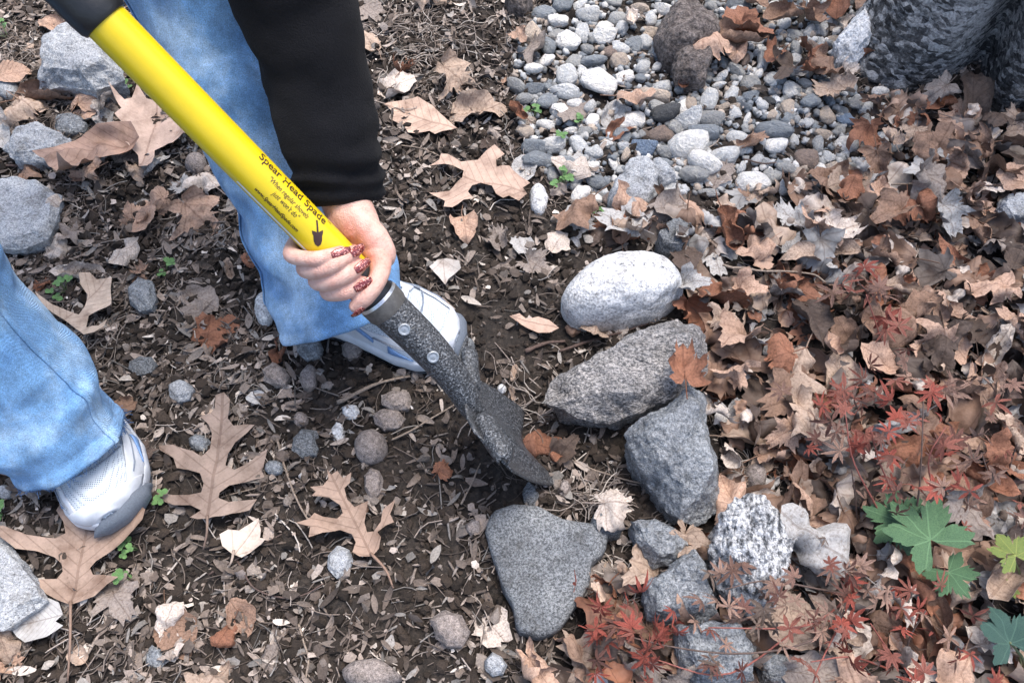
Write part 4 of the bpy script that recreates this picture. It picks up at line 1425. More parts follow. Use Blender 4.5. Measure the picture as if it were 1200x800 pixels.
traced_leaf('fallen_leaf', 'cream coloured leaf lying beside the wide oak leaf', B5([(240, 580), (270, 560), (310, 560), (380, 515), (390, 560), (385, 585), (412, 595), (400, 615), (350, 640), (320, 658), (285, 645), (250, 620)]),
            (0.47, 0.37, 0.29), (275, 652), (305, 610), 35, curl=0.8, crumple=0.03, pal=True, z=0.009, stem_to=(270, 665))
traced_leaf('fallen_leaf', 'pale grey heart shaped leaf on dark soil above shoe', zc([(310, 165), (340, 135), (375, 130), (420, 145), (437, 180), (400, 187), (380, 200), (368, 224), (345, 195)], 2.9975, 400, 267),
            (0.42, 0.37, 0.33), (520, 312), (523, 341), 37, curl=1.2, crumple=0.025, pal=True, z=0.009)
traced_leaf('fallen_leaf', 'orange tan ragged leaf on the dark soil left of boulder', zc([(590, 328), (625, 318), (650, 335), (690, 328), (730, 342), (764, 370), (730, 386), (690, 390), (655, 370)], 2.9975, 400, 267),
            (0.40, 0.24, 0.16), (604, 378), (654, 390), 39, curl=1.5, crumple=0.04, pal=True, z=0.009)

# ------------------------------------------------------------------ twigs lying on the ground
TW = [([(320, 383), (360, 392), (440, 397), (470, 392)], 0.0019, 'long thin straight twig running past the jeans hem', 'twig'),
      ([(322, 512), (335, 550), (350, 590), (366, 618)], 0.0016, 'pale thin stalk lying across the oak leaf tip', 'twig'),
      ([(395, 470), (440, 452), (480, 440)], 0.0028, 'stubby brown twig pointing at the shovel neck', 'twig'),
      ([(430, 520), (470, 508), (500, 490), (540, 470)], 0.0016, 'thin twig crossing the dug soil', 'twig'),
      ([(616, 410), (640, 402), (662, 398)], 0.0032, 'thick short bark twig left of pointed rock', 'twig_dark'),
      ([(240, 670), (290, 645), (330, 625)], 0.0012, 'hair thin dark stem below the cream leaf', 'twig_dark'),
      ([(275, 655), (300, 690), (340, 700), (380, 685)], 0.0013, 'curved dark stem looping below the cream leaf', 'twig_dark'),
      ([(350, 730), (362, 770), (360, 800)], 0.0014, 'thin stalk standing out near the half buried stone', 'twig'),
      ([(640, 515), (690, 545), (730, 560), (790, 572)], 0.0014, 'thin pale stalk between the blade and angular block', 'twig'),
      ([(690, 598), (720, 580), (745, 577)], 0.0020, 'light broken stick beside the slab stone', 'twig'),
      ([(720, 358), (760, 346), (795, 332)], 0.0026, 'knotty stick lying along the foot of boulder', 'twig_dark'),
      ([(655, 410), (700, 398), (760, 382)], 0.0022, 'brown stick between boulder and pointed rock', 'twig_dark'),
      ([(580, 160), (590, 185), (605, 190)], 0.0011, 'bent thin stem above the pinkish oak leaf', 'twig_dark'),
      ([(840, 328), (880, 334), (940, 335), (960, 345)], 0.0018, 'straight pale stalk lying across the top litter', 'twig'),
      ([(865, 205), (890, 195), (935, 190)], 0.0013, 'thin dark stalk crossing the pebbles', 'twig_dark'),
      ([(0, 195), (30, 192), (60, 182)], 0.0020, 'leaf stalk reaching over the small grey rock', 'twig_dark'),
      ([(455, 165), (500, 175), (540, 195)], 0.0011, 'thin stem behind the sleeve on the dark soil', 'twig'),
      ([(225, 585), (270, 575), (330, 560)], 0.0011, 'thin stalk across the lobed oak leaf base', 'twig'),
      ([(930, 470), (945, 500), (960, 535)], 0.0012, 'thin stem standing in litter beside grey leaf', 'twig_dark'),
      ([(540, 590), (556, 560), (562, 540)], 0.0013, 'thin root hanging below the blade step', 'twig'),
      ([(1040, 225), (1075, 222), (1110, 216)], 0.0014, 'pale straight stalk in the litter below the trunk', 'twig')]
for pts_, r_, lb, mt in TW:
    P = []
    for px, py in pts_:
        q = at(px, py, 0.01)
        lift = 0.035 if px > 830 and py > 200 else 0.007
        P.append((q.x, q.y, gz1(q.x, q.y) + lift))
    c = catmull(P, 18)
    c = c + 0.0016 * np.stack([vnoise(c * 60, 3), vnoise(c * 60, 4), vnoise(c * 60, 5)], 1)
    v, f = loft(c, np.linspace(r_, r_ * 0.6, 19) * (1 + 0.25 * vnoise(c * 130, 6)), 7)
    tag(obj('twig', mesh_np('twig', v, f), M[mt]), lb, 'twig')

# ------------------------------------------------------------------ tree trunk with two root flares
tb = at(1150, 95)
TC = np.array([tb.x + 0.09, tb.y + 0.185])
cl_ = at(1128, 112)
TCL = math.atan2(cl_.y - TC[1], cl_.x - TC[0]) % (2 * math.pi)
tree = empty('tree', (TC[0], TC[1], 0))
tag(tree, 'thick dark grey tree trunk with two bark ridges rising from the litter', 'tree')
seg = 220
hs = np.concatenate([np.linspace(-0.06, 0.45, 120), np.linspace(0.47, 3.2, 40)])
th = np.linspace(0, 2 * math.pi, seg, endpoint=False)
TV = []
for h in hs:
    fl = math.exp(-max(h, 0) / 0.16)
    lobes = 0.012 * np.cos(7 * th + 0.4) + 0.014 * np.cos(3 * th + 1.0) - 0.085 * np.exp(-(((th - TCL + math.pi) % (2 * math.pi) - math.pi) / 0.13) ** 2)
    r = 0.215 + 0.075 * fl + lobes * (0.75 + 0.9 * fl) - 0.02 * max(h, 0) / 1.0
    TV.append(np.stack([r * np.cos(th), r * np.sin(th), np.full(seg, h)], 1))
TV = np.concatenate(TV)
rad = TV.copy(); rad[:, 2] = 0
rad /= np.linalg.norm(rad, axis=1)[:, None]
TV = TV + rad * (0.011 * fbm(TV * np.array([16, 16, 9]), 4, 3) + 0.006 * np.abs(fbm(TV * np.array([38, 38, 70]), 3, 8)))[:, None]
I = np.arange(len(hs) * seg).reshape(len(hs), seg)
FT = np.stack([I[:-1].ravel(), np.roll(I, -1, 1)[:-1].ravel(), np.roll(I, -1, 1)[1:].ravel(), I[1:].ravel()], 1)
obj('trunk', mesh_np('trunk', TV, FT), M['bark'], tree)
# loose bark flakes on the ridges
fl_ = Stuff()
for _ in range(1500):
    a, h = random.uniform(math.pi * 0.9, math.pi * 1.9), random.uniform(0.0, 0.42)
    k = int(np.argmin(np.abs(hs - h))) * seg + int(a / (2 * math.pi) * seg) % seg
    p = TV[k]
    n_ = Vector(rad[k]); q = n_.to_track_quat('Z', 'Y').to_matrix() @ Matrix.Rotation(random.gauss(0, 0.25), 3, 'Z')
    L = random.uniform(0.004, 0.013)
    g = random.choice((0.015, 0.03, 0.06, 0.12, 0.2))
    fl_.add(random.choice(husks), np.array(q), np.array([L, L * 0.8, L * 0.5]), p + rad[k] * 0.001, (g, g * 1.01, g * 1.05))
bf = mesh_np('bark_flakes', np.concatenate(fl_.v), np.concatenate(fl_.f), col=np.concatenate(fl_.c))
tag(obj('bark_flakes', bf, M['chip'], tree), kind='stuff')


# ------------------------------------------------------------------ living plants
def star_leaf(nl, width, rs, serr=0.12):
    """Deeply cut palmate leaf, petiole at the origin."""
    pts = [(0.02, -0.02)]
    span = math.radians(250)
    for k in range(nl):
        a = -span / 2 + span * k / (nl - 1)
        L = (1 - 0.35 * abs(a) / (span / 2)) * rs.uniform(0.88, 1.1)
        d = (math.sin(a), math.cos(a)); e = (math.cos(a), -math.sin(a))
        left = []
        right = []
        for t in (0.22, 0.4, 0.5, 0.66, 0.76, 0.9):
            w = width * math.sin(math.pi * min(1, t * 0.92 + 0.05)) * (1 + (serr if t in (0.4, 0.66, 0.9) else -serr))
            left.append((d[0] * t * L - e[0] * w, d[1] * t * L - e[1] * w))
            right.append((d[0] * t * L + e[0] * w, d[1] * t * L + e[1] * w))
        pts += left + [(d[0] * L, d[1] * L)] + right[::-1]
    pts.append((-0.02, -0.02))
    # angle order runs clockwise from the lower left to the lower right
    return pts


def star_mesh(nl, width, seed, curl=0.8, serr=0.12):
    rs = random.Random(seed)
    poly = star_leaf(nl, width, rs, serr)
    V2, F2, o = [], [], 0
    # each blade as its own strip of triangles round the centre
    per = 13
    body = poly[1:-1]
    for k in range(nl):
        b = body[k * per:(k + 1) * per]
        L, tip, Rr = b[:6], b[6], b[7:][::-1]
        vv_ = [(0, 0)]
        for l_, r_ in zip(L, Rr):
            vv_ += [l_, ((l_[0] + r_[0]) / 2, (l_[1] + r_[1]) / 2), r_]
        vv_.append(tip)
        ff = [(0, 2, 1), (0, 3, 2)]
        for i in range(5):
            a = 1 + i * 3
            ff += [(a, a + 1, a + 4), (a, a + 4, a + 3), (a + 1, a + 2, a + 5), (a + 1, a + 5, a + 4)]
        a = 16
        ff += [(a, a + 1, 19), (a + 1, a + 2, 19)]
        F2 += [tuple(i + o for i in t) for t in ff]
        V2 += vv_
        o += len(vv_)
    v2 = np.array(V2)
    r = np.hypot(v2[:, 0], v2[:, 1])
    z = -0.22 * curl * r ** 2 + 0.05 * fbm(np.stack([v2[:, 0] * 3, v2[:, 1] * 3, r * 0 + seed], 1), 2, seed)
    for k in range(nl):       # each blade creased along its rib
        for i in range(6):
            z[k * 20 + 2 + i * 3] -= 0.03
    v = np.stack([v2[:, 0], v2[:, 1], z], 1)
    return mesh_np('leaf', v, np.array(F2), uv=v2 * 0.6)


RED = [star_mesh(random.choice((5, 7, 7)), random.uniform(0.07, 0.12), s, random.uniform(0.4, 3.4)) for s in range(16)]
for me in RED: me.materials.append(M['red_leaf'])
REDC = [(0.25, 0.06, 0.042), (0.21, 0.075, 0.055), (0.19, 0.11, 0.085), (0.135, 0.062, 0.048), (0.27, 0.17, 0.13), (0.13, 0.095, 0.076)]


def red_plant(label, stems, nleaf_px, group=None):
    """stems: list of polylines of (px, py, z); leaves: (px, py, size px, z, tone)."""
    x0, y0, z0 = stems[0][0]
    b = at(x0, y0, 0)
    g = gz1(b.x, b.y)
    t = empty('maple_seedling', (b.x, b.y, g))
    tag(t, label, 'seedling', group)
    for s in stems:
        P = []
        for px, py, z in s:
            q = at(px, py, z)
            P.append((q.x - b.x, q.y - b.y, z - g if z > 0 else -0.004))
        c = catmull(P, 14)
        v, f = loft(c, np.linspace(0.0014, 0.0007, 15), 6)
        obj('stem', mesh_np('stem', v, f), M['twig_dark'] if random.random() < 0.6 else M['stem_red'], t)
    for px, py, w, z, tone in nleaf_px:
        q = at(px, py, z)
        o = bpy.data.objects.new('leaf', random.choice(RED))
        s = w / FPX / -ray(px, py).z * 0.56
        o.location = (q.x - b.x, q.y - b.y, z - g)
        o.scale = (s, s, s)
        o.rotation_euler = (random.gauss(0, 0.6), random.gauss(0, 0.6), random.uniform(0, 6.28))
        c = np.array(REDC[tone]) * random.uniform(0.8, 1.25)
        o.color = (*c, 1)
        link(o, t)
    return t


M['stem_red'] = mat_simple('red_stem', (0.2, 0.06, 0.045), 0.6, 0.3, 300, 0.0004)


def cluster(spots, n_each, spread, wlo, whi, zlo, zhi, tones):
    out = []
    for (x, y) in spots:
        for _ in range(n_each):
            out.append((x + random.gauss(0, spread), y + random.gauss(0, spread * 0.8), random.uniform(wlo, whi), random.uniform(zlo, zhi), random.choice(tones)))
    return out


red_plant('upright red laceleaf maple seedling with several thin stems in deep litter',
          [[(1040, 640, 0), (1030, 600, 0.05), (1000, 540, 0.10), (990, 480, 0.13)], [(1045, 640, 0), (1050, 590, 0.06), (1030, 540, 0.10), (1020, 500, 0.13)],
           [(1060, 640, 0), (1075, 590, 0.06), (1080, 530, 0.11), (1082, 470, 0.14)], [(1098, 630, 0), (1098, 590, 0.05), (1088, 540, 0.10), (1108, 500, 0.12)], [(1005, 630, 0), (1003, 590, 0.04), (998, 550, 0.08)]],
          cluster([(995, 465), (1000, 500), (1020, 520), (1060, 450), (1090, 455), (1100, 500), (1060, 505), (1035, 560), (1075, 550), (985, 500), (1120, 460), (1140, 520), (965, 470), (1050, 415), (1130, 570), (950, 520)], 4, 20, 24, 44, 0.07, 0.13, (0, 0, 0, 1, 1, 2, 3, 4)) +
          cluster([(1010, 590), (1075, 600), (1110, 575)], 2, 14, 26, 40, 0.03, 0.06, (2, 4, 4, 5)))
red_plant('small red laceleaf maple shoot standing above the litter near the trunk side',
          [[(1040, 430, 0), (1030, 390, 0.05), (1015, 345, 0.09)], [(1060, 430, 0), (1030, 360, 0.05), (1005, 330, 0.10)]],
          cluster([(1003, 318), (1020, 340), (985, 345), (1042, 332), (1045, 385), (1010, 455)], 3, 11, 28, 46, 0.065, 0.095, (0, 1, 1, 2, 4)))
red_plant('sprawling red laceleaf maple branch across the quartz rock and grey rocks',
          [[(1010, 700, 0), (960, 690, 0.06), (900, 680, 0.09), (850, 690, 0.10)], [(1000, 690, 0), (960, 745, 0.07), (880, 765, 0.09), (790, 758, 0.09), (700, 735, 0.08)], [(1000, 690, 0), (970, 720, 0.06), (930, 735, 0.09), (830, 735, 0.10)],
           [(990, 700, 0), (930, 740, 0.05), (850, 790, 0.09), (760, 770, 0.09)], [(1005, 700, 0), (985, 730, 0.05), (960, 780, 0.07), (950, 810, 0.07)]],
          cluster([(715, 720), (740, 730), (760, 750), (725, 755), (750, 770), (790, 745), (700, 745)], 5, 25, 24, 44, 0.055, 0.10, (0, 0, 0, 1, 3)) +
          cluster([(850, 690), (870, 650), (880, 715), (910, 700), (930, 740), (890, 745), (845, 730), (960, 720), (820, 760), (860, 780), (990, 650), (965, 670)], 4, 24, 24, 42, 0.07, 0.11, (1, 2, 3, 4, 4, 5)))
red_plant('red laceleaf maple shoot with pale twigs beside the green lobed leaf',
          [[(1060, 790, 0), (1040, 760, 0.05), (1020, 730, 0.08)], [(1060, 790, 0), (1065, 750, 0.05), (1085, 715, 0.08)], [(1055, 790, 0), (1000, 770, 0.06), (950, 775, 0.08)]],
          cluster([(1010, 755), (1025, 775), (990, 780), (1060, 700), (1075, 735), (1040, 705), (1120, 770), (1080, 790), (1000, 720)], 5, 26, 24, 42, 0.055, 0.095, (0, 0, 1, 1, 2, 4)))
red_plant('faded red laceleaf maple shoot in the litter at the outer side of geranium',
          [[(1170, 590, 0), (1160, 560, 0.05), (1150, 530, 0.08)], [(1172, 590, 0), (1185, 540, 0.05), (1192, 520, 0.08)]],
          cluster([(1170, 545), (1190, 525), (1150, 575), (1195, 580), (1150, 480), (1180, 470), (1140, 610)], 4, 20, 24, 40, 0.04, 0.07, (1, 2, 2, 4)))


def out_geranium(rs):
    pts = []
    span = math.radians(290)
    nl = 5
    for k in range(nl):
        a = -span / 2 + span * (k + 0.5) / nl
        for da, r in ((-0.50, 0.46), (-0.44, 0.66), (-0.36, 0.78), (-0.31, 0.72), (-0.22, 0.88), (-0.16, 0.83), (-0.05, 1.0), (0.05, 1.0), (0.14, 0.84), (0.22, 0.90), (0.30, 0.74), (0.36, 0.79), (0.44, 0.66), (0.50, 0.48)):
            q = a + da * 1.0
            R2 = r * rs.uniform(0.93, 1.07) * (1 - 0.12 * abs(a) / (span / 2))
            pts.append((R2 * math.sin(q), R2 * math.cos(q)))
    pts.append((0, -0.03))
    return [(x * 0.6, y * 0.6) for x, y in pts[::-1]]


def green_plant(name, label, mat, leaves, stem_base):
    b = at(*stem_base)
    g = gz1(b.x, b.y)
    t = empty(name, (b.x, b.y, g))
    tag(t, label, 'plant')
    for k, (px, py, w, z, yaw, tx, ty) in enumerate(leaves):
        q = at(px, py, z)
        v, f, uvs = leaf_mesh('leaf', out_geranium(random.Random(k * 7 + int(px))), 0.07, 0.5, -0.5, 0.05, int(px) + k, stem=False, fold=0.05, axis_len=0.0)
        o = obj('leaf', mesh_np('leaf', v, f, uv=uvs), mat, t)
        s = w / FPX / -ray(px, py).z * 0.84
        o.scale = (s, s, s)
        loc = Vector((q.x - b.x, q.y - b.y, z - g))
        o.location = loc
        o.rotation_euler = (tx, ty, yaw)
        c = catmull([(0, 0, -0.004), (loc.x * 0.4, loc.y * 0.4, loc.z * 0.6), (loc.x, loc.y, loc.z - 0.001)], 10)
        sv, sf = loft(c, np.linspace(0.0018, 0.0013, 11), 6)
        obj('stem', mesh_np('stem', sv, sf), M['stem_green'], t)
    return t


M['stem_green'] = mat_simple('green_stem', (0.10, 0.13, 0.06), 0.6, 0.3, 300)
green_plant('geranium', 'fresh green lobed geranium leaves rising from the red and brown litter', M['green'],
            [(1088, 632, 108, 0.075, 0.5, -0.15, 0.1), (1052, 610, 80, 0.05, 1.2, 0.2, -0.25), (1112, 672, 62, 0.06, 3.6, 0.25, 0.2)], (1075, 690))
green_plant('geranium', 'yellow green lobed geranium leaf reddening at its edge', M['yellow_green'], [(1188, 652, 62, 0.06, 0.3, -0.1, 0.0), (1184, 690, 24, 0.04, 2.2, 0.2, 0.0)], (1190, 700))
green_plant('geranium', 'dark blue green finely lobed leaf in the shaded litter', M['dark_green'], [(1184, 752, 84, 0.06, 0.2, 0.0, 0.1), (1172, 735, 40, 0.05, 1.2, 0.3, -0.1)], (1200, 790))

WL = []
for s in range(4):
    rs = random.Random(s)
    n = 14
    poly = [(0.42 * math.cos(2 * math.pi * k / n + 0.2) * rs.uniform(0.85, 1.1), 0.42 + 0.42 * math.sin(2 * math.pi * k / n + 0.2) * rs.uniform(0.85, 1.1)) for k in range(n)]
    v, f, uvs = leaf_mesh('leaflet', poly, 0.2, 0.5, 0.4, 0.05, s, stem=False)
    v[:, 1] += 0.5
    me = mesh_np('leaf', v, f, uv=uvs)
    me.materials.append(M['weed'])
    WL.append(me)


def weed(px, py, wpx, n, label):
    b = at(px, py)
    g = gz1(b.x, b.y)
    t = empty('weed', (b.x, b.y, g))
    tag(t, label, 'weed')
    R0 = wpx / FPX / -ray(px, py).z * 0.5
    for k in range(n):
        a = random.uniform(0, 6.28)
        r = R0 * math.sqrt(random.random()) * 0.9
        h = random.uniform(0.008, 0.028)
        e = (r * math.cos(a), r * math.sin(a), h)
        c = catmull([(0, 0, -0.004), (e[0] * 0.4, e[1] * 0.4, h * 0.8), e], 6)
        sv, sf = loft(c, [0.0007] * 7, 4)
        obj('stem', mesh_np('stem', sv, sf), M['stem_green'], t)
        for j in range(3):
            o = bpy.data.objects.new('leaf', random.choice(WL))
            s = random.uniform(0.006, 0.011)
            o.location = e; o.scale = (s, s, s)
            o.rotation_euler = (random.gauss(0.2, 0.2), random.gauss(0, 0.2), a + j * 2.1 + random.uniform(-0.4, 0.4))
            link(o, t)
    return t


weed(658, 222, 30, 8, 'tiny bright green weed sprig beside the white oval stone')
weed(626, 137, 26, 4, 'tiny green weed sprig at the pebble bed edge')
weed(681, 146, 18, 3, 'tiny green weed sprig under a leaf in the pebbles')
weed(654, 168, 20, 3, 'faint green sprig beside the white narrow pebble')
weed(160, 642, 32, 4, 'small green seedling with round leaves beside the pinned oak leaf')
weed(142, 676, 24, 3, 'small green seedling at the lower lobe of the pinned oak leaf')
weed(8, 608, 30, 4, 'small green weed behind the light grey rock')
weed(80, 344, 30, 6, 'small green weed between jeans and pale oak leaf')
weed(196, 320, 24, 3, 'tiny pale green sprig in the mulch')
weed(192, 588, 14, 2, 'tiny green sprout touching the white shoe')
weed(150, 110, 24, 3, 'green sprig in the hole between brown leaves by the handle')
weed(12, 48, 28, 4, 'pale green weed in the straw behind the grey rocks')
weed(700, 248, 16, 2, 'tiny round green sprout below the knobbly rock')

# ------------------------------------------------------------------ shovel
npv = lambda v: np.array(v[:], float)
HA, HK = npv(dep(124, 25, 0.73)), npv(dep(443.5, 350, 0.88))
ua = HK - HA; ua /= np.linalg.norm(ua)
HC = npv(dep(399.4, 307.8, 0.8557))
HC = HA + ua * np.dot(HC - HA, ua)
qv = npv(CAM) - HC; qv -= ua * np.dot(qv, ua); qv /= np.linalg.norm(qv)
nv = np.cross(qv, ua)
RH = 0.0195


def hp(a, c, q):
    """Point near the grip: a down the handle, c to its right, q towards the viewer side, in millimetres."""
    return HC + (ua * a + nv * c + qv * q) * 0.001


def cyl_pt(t, phi, r):
    return HC + ua * t + (nv * math.sin(phi) + qv * math.cos(phi)) * r


shovel = empty('shovel', (0, 0, 0))
tag(shovel, 'spear point shovel with yellow shaft and dark hammered steel blade cutting the soil', 'shovel')
tK = np.dot(HK - HC, ua); tA = np.dot(HA - HC, ua)


def turned(name, t0r, mat, parent, seg=48, cap=True):
    """Solid of turning on the shaft axis: list of (t, r)."""
    path = [HC + ua * t for t, _ in t0r]
    th = np.linspace(0, 2 * math.pi, seg, endpoint=False)
    v = np.concatenate([np.stack([HC + ua * t + (nv * math.sin(p) + qv * math.cos(p)) * r for p in th]) for t, r in t0r])
    f = []
    for k in range(len(t0r) - 1):
        for i in range(seg):
            j = (i + 1) % seg
            f.append((k * seg + i, (k + 1) * seg + i, (k + 1) * seg + j, k * seg + j))
    if cap:
        f.append(tuple(range(seg))); f.append(tuple(reversed(range((len(t0r) - 1) * seg, len(t0r) * seg))))
    o = obj(name, mesh_np(name, v, f), mat, parent)
    md = o.modifiers.new('edges', 'EDGE_SPLIT'); md.split_angle = math.radians(40)
    return o


shaft = turned('handle', [(tA - 0.02, RH), (-0.2, RH), (0.0, RH), (tK - 0.006, RH * 0.985)], M['yellow'], shovel)
turned('grip_socket', [(tA - 0.42, 0.021), (tA - 0.40, 0.0235), (tA - 0.10, 0.0245), (tA - 0.015, 0.0242), (tA - 0.004, 0.0236), (tA, 0.0215), (tA + 0.0005, 0.0200)], M['black_plastic'], shovel)
ring = []
e = HC + ua * (tA - 0.50)
for k in range(33):
    a = 2 * math.pi * k / 32
    ring.append(e + (ua * math.cos(a) + nv * math.sin(a)) * 0.085)
v, f = loft(ring, [0.016] * 33, 16, cap=False, up0=qv)
obj('grip_ring', mesh_np('grip_ring', v, f), M['black_plastic'], shovel)
turned('rubber_sleeve', [(tK - 0.036, RH + 0.0002), (tK - 0.030, RH + 0.0014), (tK - 0.004, RH + 0.0012), (tK + 0.004, RH + 0.0008)], M['black_plastic'], shovel)
turned('bare_ring', [(tK - 0.0030, RH + 0.0008), (tK - 0.0040, 0.0226), (tK - 0.0005, 0.0234)], M['bare_steel'], shovel, cap=False)

# socket, neck and blade
NP = [npv(HK + ua * 0.012), npv(dep(493, 398, 0.902)), npv(dep(520, 428, 0.916)), npv(dep(541, 456, 0.930)), npv(dep(553, 478, 0.942)), npv(dep(577, 502, 0.968)), npv(dep(612, 530, 1.008))]
turned('socket_collar', [(tK - 0.0005, 0.0234), (tK + 0.013, 0.0232), (tK + 0.0165, 0.0220)], M['collar'], shovel, cap=False)
NPc = catmull([npv(HK - ua * 0.001)] + NP, 64)
k_ = np.linspace(0, 1, 65)
rr = np.interp(k_, [0, 0.15, 0.35, 0.5, 0.62, 0.75, 0.88, 1.0], [0.0222, 0.0215, 0.0195, 0.0172, 0.0155, 0.0125, 0.008, 0.002])
v, f = loft(NPc, rr, 40, up0=qv)
obj('socket', mesh_np('socket', v, f), M['hammered'], shovel)

BM_ = npv(dep(560, 474, 0.945)); BE = npv(dep(661, 567, 1.072))
bb = BE - BM_; BL = np.linalg.norm(bb); bb /= BL
ww = npv(dep(597, 552, 0.862)) - npv(dep(532, 393, 0.985)); ww -= bb * np.dot(ww, bb); ww /= np.linalg.norm(ww)
nn = np.cross(bb, ww)
if np.dot(nn, npv(CAM) - BM_) < 0: nn = -nn
HWD = 0.092


def on_blade(px, py):
    """Where a sight line meets the blade's plane: metres along and across it."""
    r = npv(ray(px, py)); c0 = npv(CAM)
    p = c0 + r * (np.dot(BM_ - c0, nn) / np.dot(r, nn)) - BM_
    return np.dot(p, bb), np.dot(p, ww)


OUT = [(559, 503), (571, 519), (587, 538), (599, 552), (625, 560), (657, 566), (648, 553), (634, 540), (622, 526), (617, 510), (613, 482), (600, 472), (578, 455), (560, 443), (547, 425), (538, 398), (537, 425), (544, 455)]
v2, f2 = flat_leaf([on_blade(*p) for p in OUT], 0.006)
V_ = []
f2 = [t if np.cross(v2[t[1]] - v2[t[0]], v2[t[2]] - v2[t[0]]) * np.dot(np.cross(bb, ww), nn) > 0 else t[::-1] for t in f2]
for x, y in v2:
    t = y / HWD
    V_.append(BM_ + bb * x + ww * y + nn * (0.012 * t * t - 0.008 + 0.006 * math.exp(-(t / 0.2) ** 2) - 0.004 * max(0, x / BL) ** 2))
blade = obj('blade', mesh_np('blade', V_, f2), M['hammered'], shovel)
md = blade.modifiers.new('gauge', 'SOLIDIFY'); md.thickness = 0.0028; md.offset = 0
blade.data.set_sharp_from_angle(angle=math.radians(50))
for sg in (-1, 1):      # rolled foot steps along the top edge
    V_ = []
    na = 16
    ts = np.linspace(0.26, 1.0, 18)
    for t in ts:
        z = 0.014 * t * t - 0.010
        r0 = 0.0105 * min(1.0, math.sqrt(max(0.02, (1.02 - t) / 0.16)), math.sqrt((t - 0.20) / 0.12))
        base = BM_ + ww * (sg * t * HWD) + nn * z
        for k in range(na):
            a = math.radians(-95 + 285 * k / (na - 1))
            V_.append(base + nn * (r0 + r0 * math.sin(a)) * 0.9 - bb * (r0 * math.cos(a)) * 1.15)
    F_ = [(i * na + k, i * na + k + 1, (i + 1) * na + k + 1, (i + 1) * na + k) for i in range(17) for k in range(na - 1)]
    stp = obj('foot_step', mesh_np('foot_step', V_, F_), M['hammered'], shovel)
    md = stp.modifiers.new('gauge', 'SOLIDIFY'); md.thickness = 0.0026
for px, py in ((471.5, 383.5), (502.5, 412.5)):       # rivets
    k = int(np.argmin([abs(to_px(*p)[0] - px) + abs(to_px(*p)[1] - py) for p in NPc]))
    c0 = NPc[k]
    d = npv(CAM) - c0
    t_ = NPc[min(k + 1, 64)] - NPc[k - 1]; t_ /= np.linalg.norm(t_)
    d -= t_ * np.dot(d, t_); d /= np.linalg.norm(d)
    tgt = npv(dep(px, py, np.dot(c0 - npv(CAM), np.array([0, CP, -SP])) - 0.02))
    side = np.cross(t_, d)
    o_ = np.dot(tgt - c0, side)
    r_ = rr[k]
    o_ = float(np.clip(o_, -0.7 * r_, 0.7 * r_))
    nrm = d * math.sqrt(r_ * r_ - o_ * o_) + side * o_
    p0 = c0 + nrm; nrm /= np.linalg.norm(nrm)
    t2 = np.cross(nrm, t_)
    ts = [(0.0, 0.0066), (0.0018, 0.0064), (0.0022, 0.0054), (0.0012, 0.0042), (0.0010, 0.0036), (0.0016, 0.0022), (0.0018, 0.0003)]
    V_ = [p0 + nrm * z + (t_ * math.cos(a) + t2 * math.sin(a)) * r for z, r in [(-0.003, 0.0066)] + ts for a in np.linspace(0, 2 * math.pi, 24, endpoint=False)]
    F_ = [(i * 24 + k, i * 24 + (k + 1) % 24, (i + 1) * 24 + (k + 1) % 24, (i + 1) * 24 + k) for i in range(7) for k in range(24)]
    obj('rivet', mesh_np('rivet', V_, F_), M['rivet'], shovel)


# printed lettering wrapped on the shaft
def wrap_print(name, pts2, faces, t0, phi0, rad=RH + 0.00035):
    v = [cyl_pt(t0 + x, phi0 + y / RH, rad) for x, y in pts2]
    return obj(name, mesh_np(name, v, faces, smooth=False), M['print'], shaft)


def text_tris(body, height, length, shear=0.0, bold=0.0):
    cu = bpy.data.curves.new('lettering', 'FONT')
    cu.body = body; cu.size = 1.0; cu.shear = shear; cu.offset = bold
    cu.resolution_u = 4
    o = bpy.data.objects.new('lettering', cu)
    COL.objects.link(o)
    bpy.context.view_layer.update()
    me = bpy.data.meshes.new_from_object(o.evaluated_get(bpy.context.evaluated_depsgraph_get()))
    bpy.data.objects.remove(o); bpy.data.curves.remove(cu)
    bm = bmesh.new(); bm.from_mesh(me)
    bmesh.ops.triangulate(bm, faces=bm.faces[:])
    P = np.array([x.co[:2] for x in bm.verts])
    Fc = [tuple(x.index for x in q.verts) for q in bm.faces]
    bm.free(); bpy.data.meshes.remove(me)
    P[:, 0] -= P[:, 0].min()
    P[:, 0] *= length / P[:, 0].max()
    P[:, 1] *= height / 0.7
    return P, Fc


for nm, body, hgt, ln, a0, phi, sh, bo in (('brand_lettering', 'Spear Head Spade', 0.0085, 0.086, -0.128, 50, 0.0, 0.012), ('slogan_lettering', '"When regular shovels', 0.0050, 0.050, -0.108, 19, 0.25, 0.0),
                                           ('slogan_lettering', "just won't do\"", 0.0050, 0.033, -0.097, -2, 0.25, 0.0), ('address_lettering', 'www.SpearHeadSpade.com', 0.0040, 0.055, -0.110, -30, 0.35, 0.02),
                                           ('trademark_lettering', 'TM', 0.0026, 0.0045, -0.041, 64, 0.0, 0.0)):
    P, Fc = text_tris(body, hgt, ln, sh, bo)
    P[:, 1] -= hgt * 0.4
    wrap_print(nm, P, Fc, a0, math.radians(phi))
icon = [[(-1.1, 17), (1.1, 17), (1.1, 3), (-1.1, 3)], [(-1.1, 3), (1.1, 3), (3, 4), (6.8, 5.5), (6.2, 1.5), (5.2, -1), (5.0, -7), (3.6, -11.5), (0.4, -14), (-3.0, -11.5), (-4.6, -7), (-5.0, -1), (-6.2, 1.5), (-6.8, 5.0), (-3, 4)]]
iv, if_ = [], []
